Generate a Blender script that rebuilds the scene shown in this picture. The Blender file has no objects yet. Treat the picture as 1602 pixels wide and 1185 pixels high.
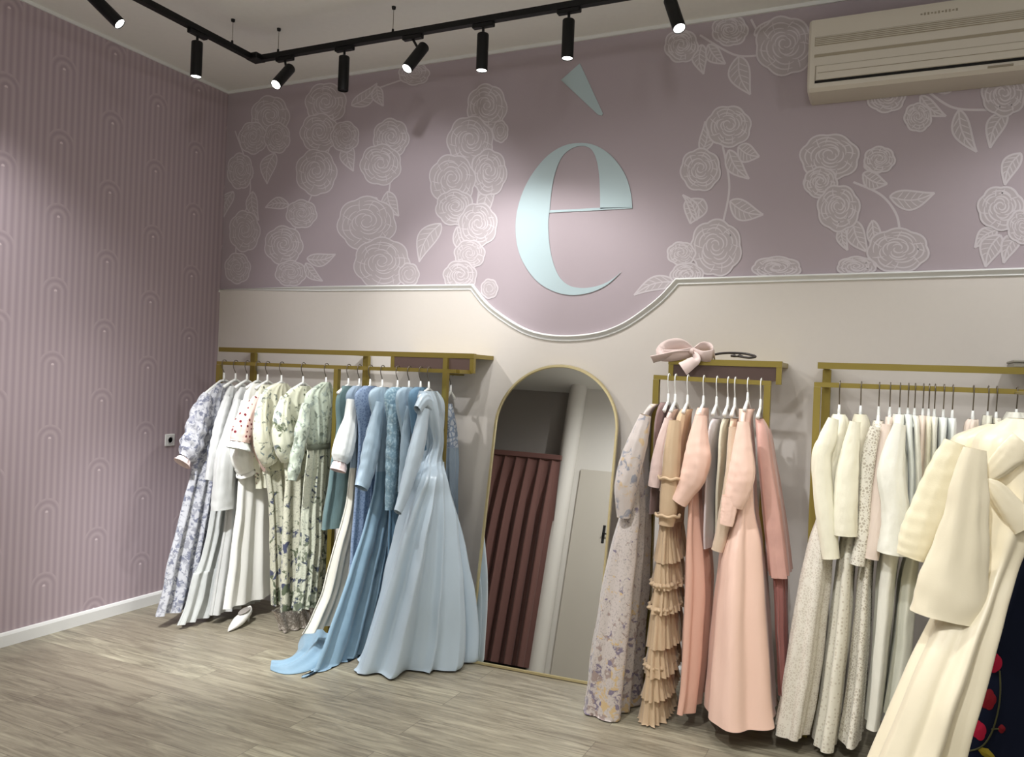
import bpy, math, random
import numpy as np
from mathutils import Vector, Matrix, noise

random.seed(7)
SC = bpy.context.scene
COL = SC.collection
PI = math.pi

# ------------------------------------------------------------------ camera
IMW, IMH = 1602.0, 1185.0
F = 1269.7
CAM = np.array([4.435, -4.405, 1.6])
YAW, PITCH, ROLL = 0.4406, 0.0006, 0.0394
_fw = np.array([-math.sin(YAW) * math.cos(PITCH), math.cos(YAW) * math.cos(PITCH), math.sin(PITCH)])
_r0 = np.array([math.cos(YAW), math.sin(YAW), 0.0])
_u0 = np.cross(_r0, _fw)
_ri = math.cos(ROLL) * _r0 + math.sin(ROLL) * _u0
_up = -math.sin(ROLL) * _r0 + math.cos(ROLL) * _u0

def ray(px, py):
    return _fw + (px - IMW / 2) / F * _ri - (py - IMH / 2) / F * _up

def at(px, py, ax, v):
    """point where the line of sight through a photo pixel meets the plane (axis = v)"""
    d = ray(px, py)
    return CAM + (v - CAM[ax]) / d[ax] * d

def depth_of(p):
    return float((np.asarray(p) - CAM) @ _fw)

cam_data = bpy.data.cameras.new('camera')
cam_data.sensor_fit = 'HORIZONTAL'
cam_data.sensor_width = 36.0
cam_data.lens = F * 36.0 / IMW
cam_data.clip_start = 0.02
cam = bpy.data.objects.new('camera', cam_data)
COL.objects.link(cam)
M = Matrix(((_ri[0], _up[0], -_fw[0], CAM[0]), (_ri[1], _up[1], -_fw[1], CAM[1]),
            (_ri[2], _up[2], -_fw[2], CAM[2]), (0, 0, 0, 1)))
cam.matrix_world = M
SC.camera = cam

# ------------------------------------------------------------------ materials
def lin(c):
    out = []
    for v in c[:3]:
        v = v / 255.0
        out.append(v / 12.92 if v <= 0.04045 else ((v + 0.055) / 1.055) ** 2.4)
    return (*out, 1.0)

class NT:
    def __init__(self, name):
        self.m = bpy.data.materials.new(name)
        self.m.use_nodes = True
        self.t = self.m.node_tree
        self.b = self.t.nodes['Principled BSDF']
        self.out = self.t.nodes['Material Output']
    def n(self, kind, **kw):
        nd = self.t.nodes.new(kind)
        for k, v in kw.items():
            if k in nd.inputs.keys():
                self.put(nd.inputs[k], v)
            else:
                setattr(nd, k, v)
        return nd
    def put(self, sock, v):
        if isinstance(v, bpy.types.NodeSocket):
            self.t.links.new(v, sock)
        else:
            sock.default_value = v
    def math(self, op, a, b=0.0, c=0.0):
        nd = self.t.nodes.new('ShaderNodeMath')
        nd.operation = op
        self.put(nd.inputs[0], a)
        if len(nd.inputs) > 1: self.put(nd.inputs[1], b)
        if len(nd.inputs) > 2: self.put(nd.inputs[2], c)
        return nd.outputs[0]
    def mix(self, f, a, b):
        nd = self.t.nodes.new('ShaderNodeMix')
        nd.data_type = 'RGBA'
        self.put(nd.inputs['Factor'], f)
        self.put(nd.inputs[6], a)
        self.put(nd.inputs[7], b)
        return nd.outputs[2]
    def obj(self):
        return self.n('ShaderNodeTexCoord').outputs['Object']
    def set(self, **kw):
        for k, v in kw.items():
            self.put(self.b.inputs[k.replace('_', ' ')], v)
    def bump(self, h, s=0.3, d=0.01):
        nd = self.n('ShaderNodeBump', Strength=s, Distance=d, Height=h)
        self.put(self.b.inputs['Normal'], nd.outputs[0])

def plain(name, c, rough=0.6, metal=0.0, spec=0.4, bump=0.0, bscale=60.0, var=0.0):
    w = NT(name)
    w.set(Base_Color=lin(c), Roughness=rough, Metallic=metal, Specular_IOR_Level=spec)
    if bump or var:
        nz = w.n('ShaderNodeTexNoise', Vector=w.obj(), Scale=bscale, Detail=3.0)
        if bump: w.bump(nz.outputs[0], bump, 0.004)
        if var:
            w.set(Base_Color=w.mix(w.math('MULTIPLY', nz.outputs[0], var), lin(c), lin([v * 0.75 for v in c])))
    return w.m

def fabric(name, c, rough=0.65, sheen=0.25, spec=0.25, weave=900.0, wb=0.15, alpha=1.0, pat=None, wrinkle=0.38, wscale=9.0):
    w = NT(name)
    co = w.obj()
    base = lin(c)
    col = base
    if pat:
        kind = pat[0]
        if kind == 'floral':            # (kind, colour a, colour b, scale, density)
            nz = w.n('ShaderNodeTexNoise', Vector=co, Scale=pat[3] * 1.3, Detail=3.0)
            dv = w.n('ShaderNodeVectorMath', operation='ADD')
            w.put(dv.inputs[0], co)
            sc = w.n('ShaderNodeVectorMath', operation='SCALE')
            w.put(sc.inputs[0], nz.outputs['Color']); sc.inputs['Scale'].default_value = 0.9 / pat[3]
            w.put(dv.inputs[1], sc.outputs[0])
            vo = w.n('ShaderNodeTexVoronoi', Vector=dv.outputs[0], Scale=pat[3])
            k = w.math('LESS_THAN', vo.outputs['Distance'], pat[4])
            n2 = w.n('ShaderNodeTexNoise', Vector=co, Scale=pat[3] * 4.0, Detail=2.0)
            k2 = w.math('MULTIPLY', k, w.math('GREATER_THAN', n2.outputs[0], 0.42))
            sep = w.n('ShaderNodeSeparateColor', Color=vo.outputs['Color'])
            pick = w.math('GREATER_THAN', sep.outputs[0], 0.5)
            pc = w.mix(pick, lin(pat[1]), lin(pat[2]))
            col = w.mix(k2, base, pc)
        elif kind == 'lace':            # (kind, colour of gaps, scale, width)
            vo = w.n('ShaderNodeTexVoronoi', Vector=co, Scale=pat[2], feature='DISTANCE_TO_EDGE')
            n2 = w.n('ShaderNodeTexNoise', Vector=co, Scale=pat[2] * 0.35, Detail=2.0)
            k = w.math('MULTIPLY', w.math('GREATER_THAN', vo.outputs['Distance'], pat[3]), w.math('GREATER_THAN', n2.outputs[0], 0.40))
            col = w.mix(k, base, lin(pat[1]))
        elif kind == 'dots':            # (kind, colour, scale, size)
            vo = w.n('ShaderNodeTexVoronoi', Vector=co, Scale=pat[2], Randomness=0.6)
            col = w.mix(w.math('LESS_THAN', vo.outputs['Distance'], pat[3]), base, lin(pat[1]))
        elif kind == 'speckle':         # (kind, colour, scale, threshold)
            n2 = w.n('ShaderNodeTexNoise', Vector=co, Scale=pat[2], Detail=4.0)
            rp = w.n('ShaderNodeMapRange', Value=n2.outputs[0])
            rp.inputs[1].default_value = pat[3] - 0.06; rp.inputs[2].default_value = pat[3] + 0.06
            col = w.mix(rp.outputs[0], base, lin(pat[1]))
        elif kind == 'blotch':          # watery printed sprays: (kind, a, b, scale, threshold)
            n1 = w.n('ShaderNodeTexNoise', Vector=co, Scale=pat[3], Detail=4.0, Roughness=0.6, Distortion=0.6)
            n2 = w.n('ShaderNodeTexNoise', Vector=co, Scale=pat[3] * 0.7, Detail=1.0)
            k = w.n('ShaderNodeMapRange', Value=n1.outputs[0])
            k.inputs[1].default_value = pat[4] - 0.03; k.inputs[2].default_value = pat[4] + 0.05
            col = w.mix(k.outputs[0], base, w.mix(w.math('GREATER_THAN', n2.outputs[0], 0.5), lin(pat[1]), lin(pat[2])))
        elif kind == 'border':          # sprays thickening towards the hem: (kind, a, b, scale, gain, z0, z1, accent)
            n1 = w.n('ShaderNodeTexNoise', Vector=co, Scale=pat[3], Detail=3.5, Roughness=0.6, Distortion=0.8)
            n2 = w.n('ShaderNodeTexNoise', Vector=co, Scale=pat[3] * 0.6, Detail=1.0)
            n4 = w.n('ShaderNodeTexNoise', Vector=co, Scale=pat[3] * 0.33, Detail=1.0)
            geo = w.n('ShaderNodeNewGeometry')
            sz = w.n('ShaderNodeSeparateXYZ', Vector=geo.outputs['Position'])
            fade = w.n('ShaderNodeMapRange', Value=sz.outputs[2])
            fade.inputs[1].default_value = pat[6]; fade.inputs[2].default_value = pat[5]
            v = w.math('ADD', n1.outputs[0], w.math('MULTIPLY', fade.outputs[0], pat[4]))
            k = w.n('ShaderNodeMapRange', Value=v)
            k.inputs[1].default_value = 0.60; k.inputs[2].default_value = 0.66
            pc = w.mix(w.math('GREATER_THAN', n2.outputs[0], 0.5), lin(pat[1]), lin(pat[2]))
            if len(pat) > 7: pc = w.mix(w.math('GREATER_THAN', n4.outputs[0], 0.57), pc, lin(pat[7]))
            sp = w.n('ShaderNodeTexNoise', Vector=co, Scale=120.0, Detail=2.0)
            b2 = w.mix(w.math('GREATER_THAN', sp.outputs[0], 0.58), base, lin([q * 0.9 for q in c]))
            col = w.mix(k.outputs[0], b2, pc)
    w.set(Base_Color=col, Roughness=rough, Specular_IOR_Level=spec, Sheen_Weight=sheen)
    w.b.inputs['Sheen Roughness'].default_value = 0.4
    if wrinkle:
        mp = w.n('ShaderNodeMapping', Vector=co)
        mp.inputs['Scale'].default_value = (1.0, 1.0, 0.45)
        n3 = w.n('ShaderNodeTexNoise', Vector=mp.outputs[0], Scale=wscale, Detail=4.0, Roughness=0.55)
        n4 = w.n('ShaderNodeTexNoise', Vector=co, Scale=weave * 0.25, Detail=1.0)
        h = w.math('ADD', n3.outputs[0], w.math('MULTIPLY', n4.outputs[0], 0.03))
        w.bump(h, wrinkle, 0.03)
    if alpha < 1.0:
        tr = w.n('ShaderNodeBsdfTransparent')
        n5 = w.n('ShaderNodeTexNoise', Vector=co, Scale=14.0, Detail=2.0)
        lw = w.n('ShaderNodeLayerWeight', Blend=0.35)
        fac = w.math('MINIMUM', w.math('ADD', w.math('ADD', alpha - 0.15, w.math('MULTIPLY', n5.outputs[0], 0.3)), w.math('MULTIPLY', lw.outputs['Facing'], 0.5)), 1.0)
        mx = w.n('ShaderNodeMixShader', Fac=fac)
        w.put(mx.inputs[1], tr.outputs[0]); w.put(mx.inputs[2], w.b.outputs[0])
        w.put(w.out.inputs['Surface'], mx.outputs[0])
    return w.m

# ------------------------------------------------------------------ mesh helper
class MB:
    def __init__(self):
        self.v, self.f, self.mi = [], [], []
    def add(self, vs, fs, mi=0):
        b = len(self.v)
        self.v += [tuple(map(float, p)) for p in vs]
        self.f += [tuple(b + i for i in q) for q in fs]
        self.mi += [mi] * len(fs)
        return self
    def box(self, lo, hi, mi=0):
        x0, y0, z0 = lo; x1, y1, z1 = hi
        vs = [(x0, y0, z0), (x1, y0, z0), (x1, y1, z0), (x0, y1, z0), (x0, y0, z1), (x1, y0, z1), (x1, y1, z1), (x0, y1, z1)]
        return self.add(vs, [(0, 3, 2, 1), (4, 5, 6, 7), (0, 1, 5, 4), (1, 2, 6, 5), (2, 3, 7, 6), (3, 0, 4, 7)], mi)
    def rbox(self, lo, hi, r=0.005, mi=0):
        """box with chamfered edges"""
        lo = np.array(lo, float); hi = np.array(hi, float)
        r = min(r, *((hi - lo) * 0.45))
        vs, idx = [], {}
        for sx in (0, 1):
            for sy in (0, 1):
                for sz in (0, 1):
                    c = [(lo, hi)[s][k] for k, s in enumerate((sx, sy, sz))]
                    for k in range(3):
                        p = list(c)
                        for j in range(3):
                            if j != k:
                                p[j] += r if (sx, sy, sz)[j] == 0 else -r
                        idx[(sx, sy, sz, k)] = len(vs); vs.append(p)
        g = lambda s, k: idx[(*s, k)]
        fs = []
        for k in range(3):
            a, b = [j for j in range(3) if j != k]
            for s in (0, 1):
                q = []
                for (u, w) in ((0, 0), (1, 0), (1, 1), (0, 1)):
                    t = [0, 0, 0]; t[k] = s; t[a] = u; t[b] = w
                    q.append(g(t, k))
                fs.append(q)
            for (u, w) in ((0, 0), (1, 0), (1, 1), (0, 1)):      # edges along k
                t0 = [0, 0, 0]; t0[a] = u; t0[b] = w
                t1 = list(t0); t1[k] = 1
                fs.append((g(t0, a), g(t1, a), g(t1, b), g(t0, b)))
        for sx in (0, 1):
            for sy in (0, 1):
                for sz in (0, 1):
                    fs.append([g((sx, sy, sz), k) for k in range(3)])
        return self.add(vs, fs, mi)
    def bar(self, p, q, w, h=None, mi=0, upv=(0, 0, 1)):
        """square tube from p to q"""
        h = h or w
        p, q = np.array(p, float), np.array(q, float)
        d = (q - p) / np.linalg.norm(q - p)
        u = np.array(upv, float)
        if abs(d @ u) > 0.95: u = np.array((0, 1.0, 0))
        s = np.cross(d, u); s /= np.linalg.norm(s); u = np.cross(s, d)
        vs = []
        for e in (p, q):
            for a, b in ((-1, -1), (1, -1), (1, 1), (-1, 1)):
                vs.append(e + s * a * w / 2 + u * b * h / 2)
        return self.add(vs, [(0, 1, 2, 3), (7, 6, 5, 4), (0, 4, 5, 1), (1, 5, 6, 2), (2, 6, 7, 3), (3, 7, 4, 0)], mi)
    def tube(self, pts, rad, n=10, caps=True, mi=0, flat=1.0, closed=False):
        pts = [np.array(p, float) for p in pts]
        k = len(pts)
        rads = rad if hasattr(rad, '__len__') else [rad] * k
        vs, fs = [], []
        s = None
        for i in range(k):
            if closed:
                d = pts[(i + 1) % k] - pts[i - 1]
            else:
                d = pts[min(i + 1, k - 1)] - pts[max(i - 1, 0)]
            d = d / (np.linalg.norm(d) + 1e-12)
            if s is None:
                u = np.array((0, 0, 1.0)) if abs(d[2]) < 0.9 else np.array((1.0, 0, 0))
                s = np.cross(d, u)
            s = s - d * (s @ d); s /= (np.linalg.norm(s) + 1e-12)
            u = np.cross(s, d)
            for j in range(n):
                a = 2 * PI * j / n
                vs.append(pts[i] + (s * math.cos(a) + u * math.sin(a) * flat) * rads[i])
        m = k if closed else k - 1
        for i in range(m):
            for j in range(n):
                a, b = i * n + j, i * n + (j + 1) % n
                c, e = ((i + 1) % k) * n + (j + 1) % n, ((i + 1) % k) * n + j
                fs.append((a, b, c, e))
        if caps and not closed:
            fs.append(tuple(range(n - 1, -1, -1)))
            fs.append(tuple((k - 1) * n + j for j in range(n)))
        return self.add(vs, fs, mi)
    def lathe(self, prof, origin, axis, n=28, mi=0, cap0=True, cap1=True):
        """prof: (distance along axis, radius)"""
        axis = np.array(axis, float); axis /= np.linalg.norm(axis)
        u = np.array((0, 0, 1.0)) if abs(axis[2]) < 0.9 else np.array((1.0, 0, 0))
        s = np.cross(axis, u); s /= np.linalg.norm(s); u = np.cross(s, axis)
        o = np.array(origin, float)
        vs, fs = [], []
        for (h, r) in prof:
            for j in range(n):
                a = 2 * PI * j / n
                vs.append(o + axis * h + (s * math.cos(a) + u * math.sin(a)) * r)
        for i in range(len(prof) - 1):
            for j in range(n):
                fs.append((i * n + j, i * n + (j + 1) % n, (i + 1) * n + (j + 1) % n, (i + 1) * n + j))
        if cap0: fs.append(tuple(range(n - 1, -1, -1)))
        if cap1: fs.append(tuple((len(prof) - 1) * n + j for j in range(n)))
        return self.add(vs, fs, mi)
    def grid(self, rows, close=False, mi=0):
        m = len(rows[0]); vs = [p for r in rows for p in r]; fs = []
        for i in range(len(rows) - 1):
            for j in range(m if close else m - 1):
                fs.append((i * m + j, i * m + (j + 1) % m, (i + 1) * m + (j + 1) % m, (i + 1) * m + j))
        return self.add(vs, fs, mi)
    def prism(self, poly, ext, mi=0):
        """closed polygon (3d points) extruded by vector ext"""
        k = len(poly); e = np.array(ext, float)
        vs = [np.array(p, float) for p in poly] + [np.array(p, float) + e for p in poly]
        fs = [tuple(range(k)), tuple(range(2 * k - 1, k - 1, -1))]
        for i in range(k):
            j = (i + 1) % k
            fs.append((i, i + k, j + k, j))
        return self.add(vs, fs, mi)
    def build(self, name, mats, parent=None, smooth=False, angle=None):
        me = bpy.data.meshes.new(name)
        o3 = parent_loc(parent)
        me.from_pydata([(a - o3[0], b - o3[1], c - o3[2]) for a, b, c in self.v], [], self.f)
        for m in (mats if isinstance(mats, (list, tuple)) else [mats]):
            me.materials.append(m)
        me.polygons.foreach_set('material_index', self.mi)
        if smooth:
            me.polygons.foreach_set('use_smooth', [True] * len(self.f))
        me.update()
        if angle is not None:
            me.polygons.foreach_set('use_smooth', [True] * len(self.f))
            me.set_sharp_from_angle(angle=angle)
        o = bpy.data.objects.new(name, me)
        COL.objects.link(o)
        if parent is not None:
            o.parent = parent
        return o

def parent_loc(p):
    x = Vector((0, 0, 0))
    while p is not None:
        x = x + p.location
        p = p.parent
    return x

def tag(o, label, cat, group=None, kind=None):
    o['label'] = label; o['category'] = cat
    if group: o['group'] = group
    if kind: o['kind'] = kind
    return o

def struct(o):
    o['kind'] = 'structure'
    return o

def thing(name, loc, label, cat, group=None):
    o = bpy.data.objects.new(name, None)
    o.empty_display_size = 0.1
    o.location = [float(v) for v in loc]
    COL.objects.link(o)
    return tag(o, label, cat, group)

def smooth_path(pts, n):
    """Catmull-Rom through points (any dimension) -> n samples"""
    P = np.array(pts, float)
    k = len(P)
    if k < 3:
        return np.array([P[0] + (P[-1] - P[0]) * t for t in np.linspace(0, 1, n)])
    out = []
    for t in np.linspace(0, k - 1 - 1e-9, n):
        i = int(t); u = t - i
        a, b, c, d = P[max(i - 1, 0)], P[i], P[min(i + 1, k - 1)], P[min(i + 2, k - 1)]
        out.append(0.5 * ((2 * b) + (-a + c) * u + (2 * a - 5 * b + 4 * c - d) * u * u + (-a + 3 * b - 3 * c + d) * u ** 3))
    return np.array(out)
# ------------------------------------------------------------------ shared colours
H = 3.6
MAUVE = (174, 162, 168)
M_white = plain('white_paint', (225, 226, 224), 0.45, bump=0.03)
M_ceil = plain('ceiling_paint', (238, 238, 234), 0.85, bump=0.05, bscale=30, var=0.12)
M_cream = plain('cream_wall_paint', (216, 210, 203), 0.7, bump=0.05, bscale=40, var=0.06)
M_grey = plain('grey_wall_paint', (138, 132, 126), 0.85, bump=0.05)
M_lgrey = plain('light_grey_paint', (196, 192, 184), 0.8, bump=0.05)
M_black = plain('black_powder_coat', (9, 9, 10), 0.5, spec=0.3)
M_gold = plain('brushed_brass', (150, 134, 68), 0.38, metal=0.65, spec=0.5, bump=0.04, bscale=200)
M_brown = plain('dark_brown_board', (84, 66, 60), 0.6, bump=0.06)
M_chrome = plain('hook_steel', (120, 112, 100), 0.3, metal=0.9)
M_hanger = plain('white_hanger_plastic', (236, 238, 234), 0.35)

def mat_wallpaper():
    w = NT('arch_stripe_wallpaper')
    sx = w.n('ShaderNodeSeparateXYZ', Vector=w.obj())
    y, z = sx.outputs[1], sx.outputs[2]
    P, CW, VZ = 0.0417, 0.3336, 0.43
    yy = w.math('ADD', y, 0.272 + CW * 40)
    col = w.math('FLOOR', w.math('ADD', w.math('DIVIDE', yy, CW), 0.5))
    u = w.math('ABSOLUTE', w.math('SUBTRACT', yy, w.math('MULTIPLY', col, CW)))
    par = w.math('MODULO', col, 2.0)
    zz = w.math('ADD', w.math('ADD', z, -2.22 + VZ * 20), w.math('MULTIPLY', par, VZ * 0.5))
    v = w.math('MODULO', zz, VZ)
    r = w.math('SQRT', w.math('ADD', w.math('MULTIPLY', u, u), w.math('MULTIPLY', v, v)))
    inside = w.math('LESS_THAN', r, P * 2.0)
    s = w.math('ADD', w.math('MULTIPLY', inside, r), w.math('MULTIPLY', w.math('SUBTRACT', 1.0, inside), u))
    st = w.math('COSINE', w.math('MULTIPLY', s, 2 * PI / P))
    st = w.math('ADD', w.math('MULTIPLY', st, 0.5), 0.5)
    ring = w.math('MULTIPLY', w.math('LESS_THAN', w.math('ABSOLUTE', w.math('SUBTRACT', r, P * 1.9)), 0.006), 0.7)
    r2 = w.math('SQRT', w.math('ADD', w.math('MULTIPLY', u, u), w.math('POWER', w.math('SUBTRACT', v, 0.004), 2.0)))
    dot = w.math('LESS_THAN', r2, 0.009)
    st = w.math('MAXIMUM', st, ring)
    c = w.mix(w.math('MULTIPLY', st, 0.9), lin((165, 150, 156)), lin((184, 168, 174)))
    c = w.mix(dot, c, lin((212, 198, 202)))
    w.set(Base_Color=c, Roughness=0.7, Specular_IOR_Level=0.25)
    return w.m

def mat_floor():
    w = NT('oak_laminate')
    co = w.obj()
    br = w.n('ShaderNodeTexBrick', Vector=co, Scale=1.0)
    br.offset = 0.37; br.offset_frequency = 2
    br.inputs['Brick Width'].default_value = 1.25
    br.inputs['Row Height'].default_value = 0.19
    br.inputs['Mortar Size'].default_value = 0.0013
    br.inputs['Mortar Smooth'].default_value = 0.3
    br.inputs['Color1'].default_value = (0, 0, 0, 1)
    br.inputs['Color2'].default_value = (1, 1, 1, 1)
    br.inputs['Mortar'].default_value = (0.5, 0.5, 0.5, 1)
    tone = w.n('ShaderNodeSeparateColor', Color=br.outputs['Color']).outputs[0]
    mp = w.n('ShaderNodeMapping', Vector=co)
    mp.inputs['Scale'].default_value = (1.6, 14.0, 1.0)
    off = w.n('ShaderNodeCombineXYZ', X=w.math('MULTIPLY', tone, 7.0), Y=w.math('MULTIPLY', tone, 3.0))
    w.put(mp.inputs['Location'], off.outputs[0])
    g1 = w.n('ShaderNodeTexNoise', Vector=mp.outputs[0], Scale=1.6, Detail=6.0, Roughness=0.62, Distortion=1.3)
    mp2 = w.n('ShaderNodeMapping', Vector=co)
    mp2.inputs['Scale'].default_value = (3.0, 60.0, 1.0)
    g2 = w.n('ShaderNodeTexNoise', Vector=mp2.outputs[0], Scale=2.0, Detail=4.0)
    g = w.math('ADD', w.math('MULTIPLY', g1.outputs[0], 0.75), w.math('MULTIPLY', g2.outputs[0], 0.25))
    rp = w.n('ShaderNodeMapRange', Value=g)
    rp.inputs[1].default_value = 0.34; rp.inputs[2].default_value = 0.66
    c = w.mix(rp.outputs[0], lin((102, 95, 80)), lin((174, 168, 146)))
    c2 = w.mix(w.math('MULTIPLY', tone, 0.45), c, lin((120, 110, 96)))
    c3 = w.mix(w.math('MULTIPLY', br.outputs['Fac'], 0.7), c2, lin((60, 52, 45)))
    w.set(Base_Color=c3, Roughness=w.math('ADD', 0.3, w.math('MULTIPLY', g, 0.18)), Specular_IOR_Level=0.5)
    w.bump(w.math('SUBTRACT', g, w.math('MULTIPLY', br.outputs['Fac'], 0.6)), 0.12, 0.004)
    return w.m

# ------------------------------------------------------------------ shell
RX, RY = 7.5, -5.6
b = MB().box((-2.2, RY - 1.0, -0.1), (RX + 0.1, 0.1, 0.0))
struct(b.build('floor', mat_floor()))
b = MB().box((-2.2, RY - 1.0, H), (RX + 0.1, 0.1, H + 0.1))
struct(b.build('ceiling', M_ceil))
M_paper = mat_wallpaper()
b = MB().box((-0.1, -3.4, 0), (0, 0, H))
struct(b.build('wall_left', M_paper))
b = MB().box((RX, RY - 1.0, 0), (RX + 0.1, 0.1, H))
struct(b.build('wall_right', M_lgrey))
b = MB().box((-2.2, -3.5, 0), (0.0, -3.401, H))
b.box((-2.2, RY - 0.35, 0), (-2.1, -3.4, H))
struct(b.build('wall_alcove', M_grey))
b = MB().box((-2.2, RY - 0.35, 0), (1.1, RY - 0.25, H))
struct(b.build('wall_fitting', M_grey))
b = MB().box((1.1, RY - 0.35, 0), (RX, RY - 0.05, H))
struct(b.build('wall_front', M_lgrey))
b = MB()
b.lathe([(0, 0.11), (H, 0.11)], (1.235, RY + 0.0, 0), (0, 0, 1), 32)
struct(b.build('column_front', M_lgrey, smooth=False, angle=0.6))

# back wall: painted mural in line work on mauve paper
def wxz(px, py):
    p = at(px, py, 1, 0.0)
    return np.array((p[0], p[2]))

class Mural:
    def __init__(self):
        self.mb = MB()
        self.mb.box((-0.1, 0.0, 0), (RX + 0.1, 0.1, H), 0)
        self.lay = 0
    def yoff(self, new=False):
        if new: self.lay += 1
        return -0.0006 - 0.00003 * self.lay
    def fill(self, px):
        y = self.yoff(True)
        pts = [wxz(*p) for p in px]
        c = sum(pts) / len(pts)
        vs = [(c[0], y, c[1])] + [(p[0], y, p[1]) for p in pts]
        k = len(pts)
        self.mb.add(vs, [(0, 1 + i, 1 + (i + 1) % k) for i in range(k)], 1)
    def line(self, px, w=0.009, closed=False, taper=False):
        self.sub = (getattr(self, 'sub', 0) + 1) % 6
        y = self.yoff() - 0.000006 - 0.0000035 * self.sub
        p = np.array([wxz(*q) for q in px])
        k = len(p)
        vs = []
        for i in range(k):
            if closed:
                d = p[(i + 1) % k] - p[i - 1]
            else:
                d = p[min(i + 1, k - 1)] - p[max(i - 1, 0)]
            if np.linalg.norm(d) < 0.004 and i > 0: d = p[i] - p[i - 1]
            d = d / (np.linalg.norm(d) + 1e-9)
            nrm = np.array((-d[1], d[0]))
            ww = w * 0.5 * (1.0 if not taper else (0.35 + 0.65 * math.sin(PI * i / max(1, k - 1))))
            for s in (-1, 1):
                q = p[i] + nrm * s * ww
                vs.append((q[0], y, q[1]))
        fs = []
        for i in range(k if closed else k - 1):
            j = (i + 1) % k
            fs.append((2 * i, 2 * j, 2 * j + 1, 2 * i + 1))
        self.mb.add(vs, fs, 2)
    def rose(self, cx, cy, rx, ry, rot=0.0, petals=7):
        R = random.Random(int(cx * 31 + cy * 17))
        ph = R.random() * 6
        def pt(r, a, ox=0.0, oy=0.0):
            x, y = rx * (r * math.cos(a) + ox), ry * (r * math.sin(a) + oy)
            return (cx + x * math.cos(rot) - y * math.sin(rot), cy + x * math.sin(rot) + y * math.cos(rot))
        out = [pt(0.93 + 0.09 * abs(math.sin(petals * 0.5 * a + ph)), a) for a in np.linspace(0, 2 * PI, 57)[:-1]]
        self.fill(out)
        self.line(out, closed=True)
        for r, m in (((0.80, 5), (0.64, 5), (0.48, 4), (0.34, 3), (0.20, 2)) if rx > 18 else ((0.72, 4), (0.42, 3))):
            for k in range(m):
                a0 = ph + 2 * PI * k / m + R.uniform(-0.25, 0.25)
                span = 2 * PI / m * R.uniform(0.85, 1.12)
                sw = R.uniform(0.02, 0.1)
                self.line([pt(r + sw * math.sin(PI * t) - 0.10 * t, a0 + span * t, 0.0, -0.10 * (1 - r)) for t in np.linspace(0, 1, 12)], 0.0075 if rx > 24 else 0.005, taper=True)
        for k in range(9 if rx > 18 else 0):
            a = ph + 2 * PI * k / 9 + R.uniform(-.2, .2)
            r0 = R.uniform(0.5, 0.62)
            self.line([pt(r0 + (0.9 - r0) * t, a + 0.18 * t) for t in np.linspace(0, 1, 5)], 0.006, taper=True)
    def leaf(self, x0, y0, x1, y1, wd, veins=4, bend=0.12):
        L = math.hypot(x1 - x0, y1 - y0)
        ux, uy = (x1 - x0) / L, (y1 - y0) / L
        def pt(t, s):
            h = wd * math.sin(PI * min(1, t) ** 0.8) * (1 - 0.25 * t)
            o = h * s + bend * L * math.sin(PI * t)
            return (x0 + ux * L * t - uy * o, y0 + uy * L * t + ux * o)
        up = [pt(t, 1) for t in np.linspace(0, 1, 16)]
        dn = [pt(t, -1) for t in np.linspace(1, 0, 16)]
        out = up + dn[1:-1]
        self.fill(out)
        self.line(up); self.line(dn)
        self.line([pt(t, 0) for t in np.linspace(0, 1, 12)], 0.007)
        for k in range(veins):
            t = 0.15 + 0.6 * k / veins
            for s in (-1, 1):
                self.line([pt(t + 0.16 * q, s * 0.9 * q) for q in np.linspace(0, 1, 5)], 0.005, taper=True)
    def stem(self, pts):
        self.line(smooth_path(pts, 24), 0.011)

mu = Mural()
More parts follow.
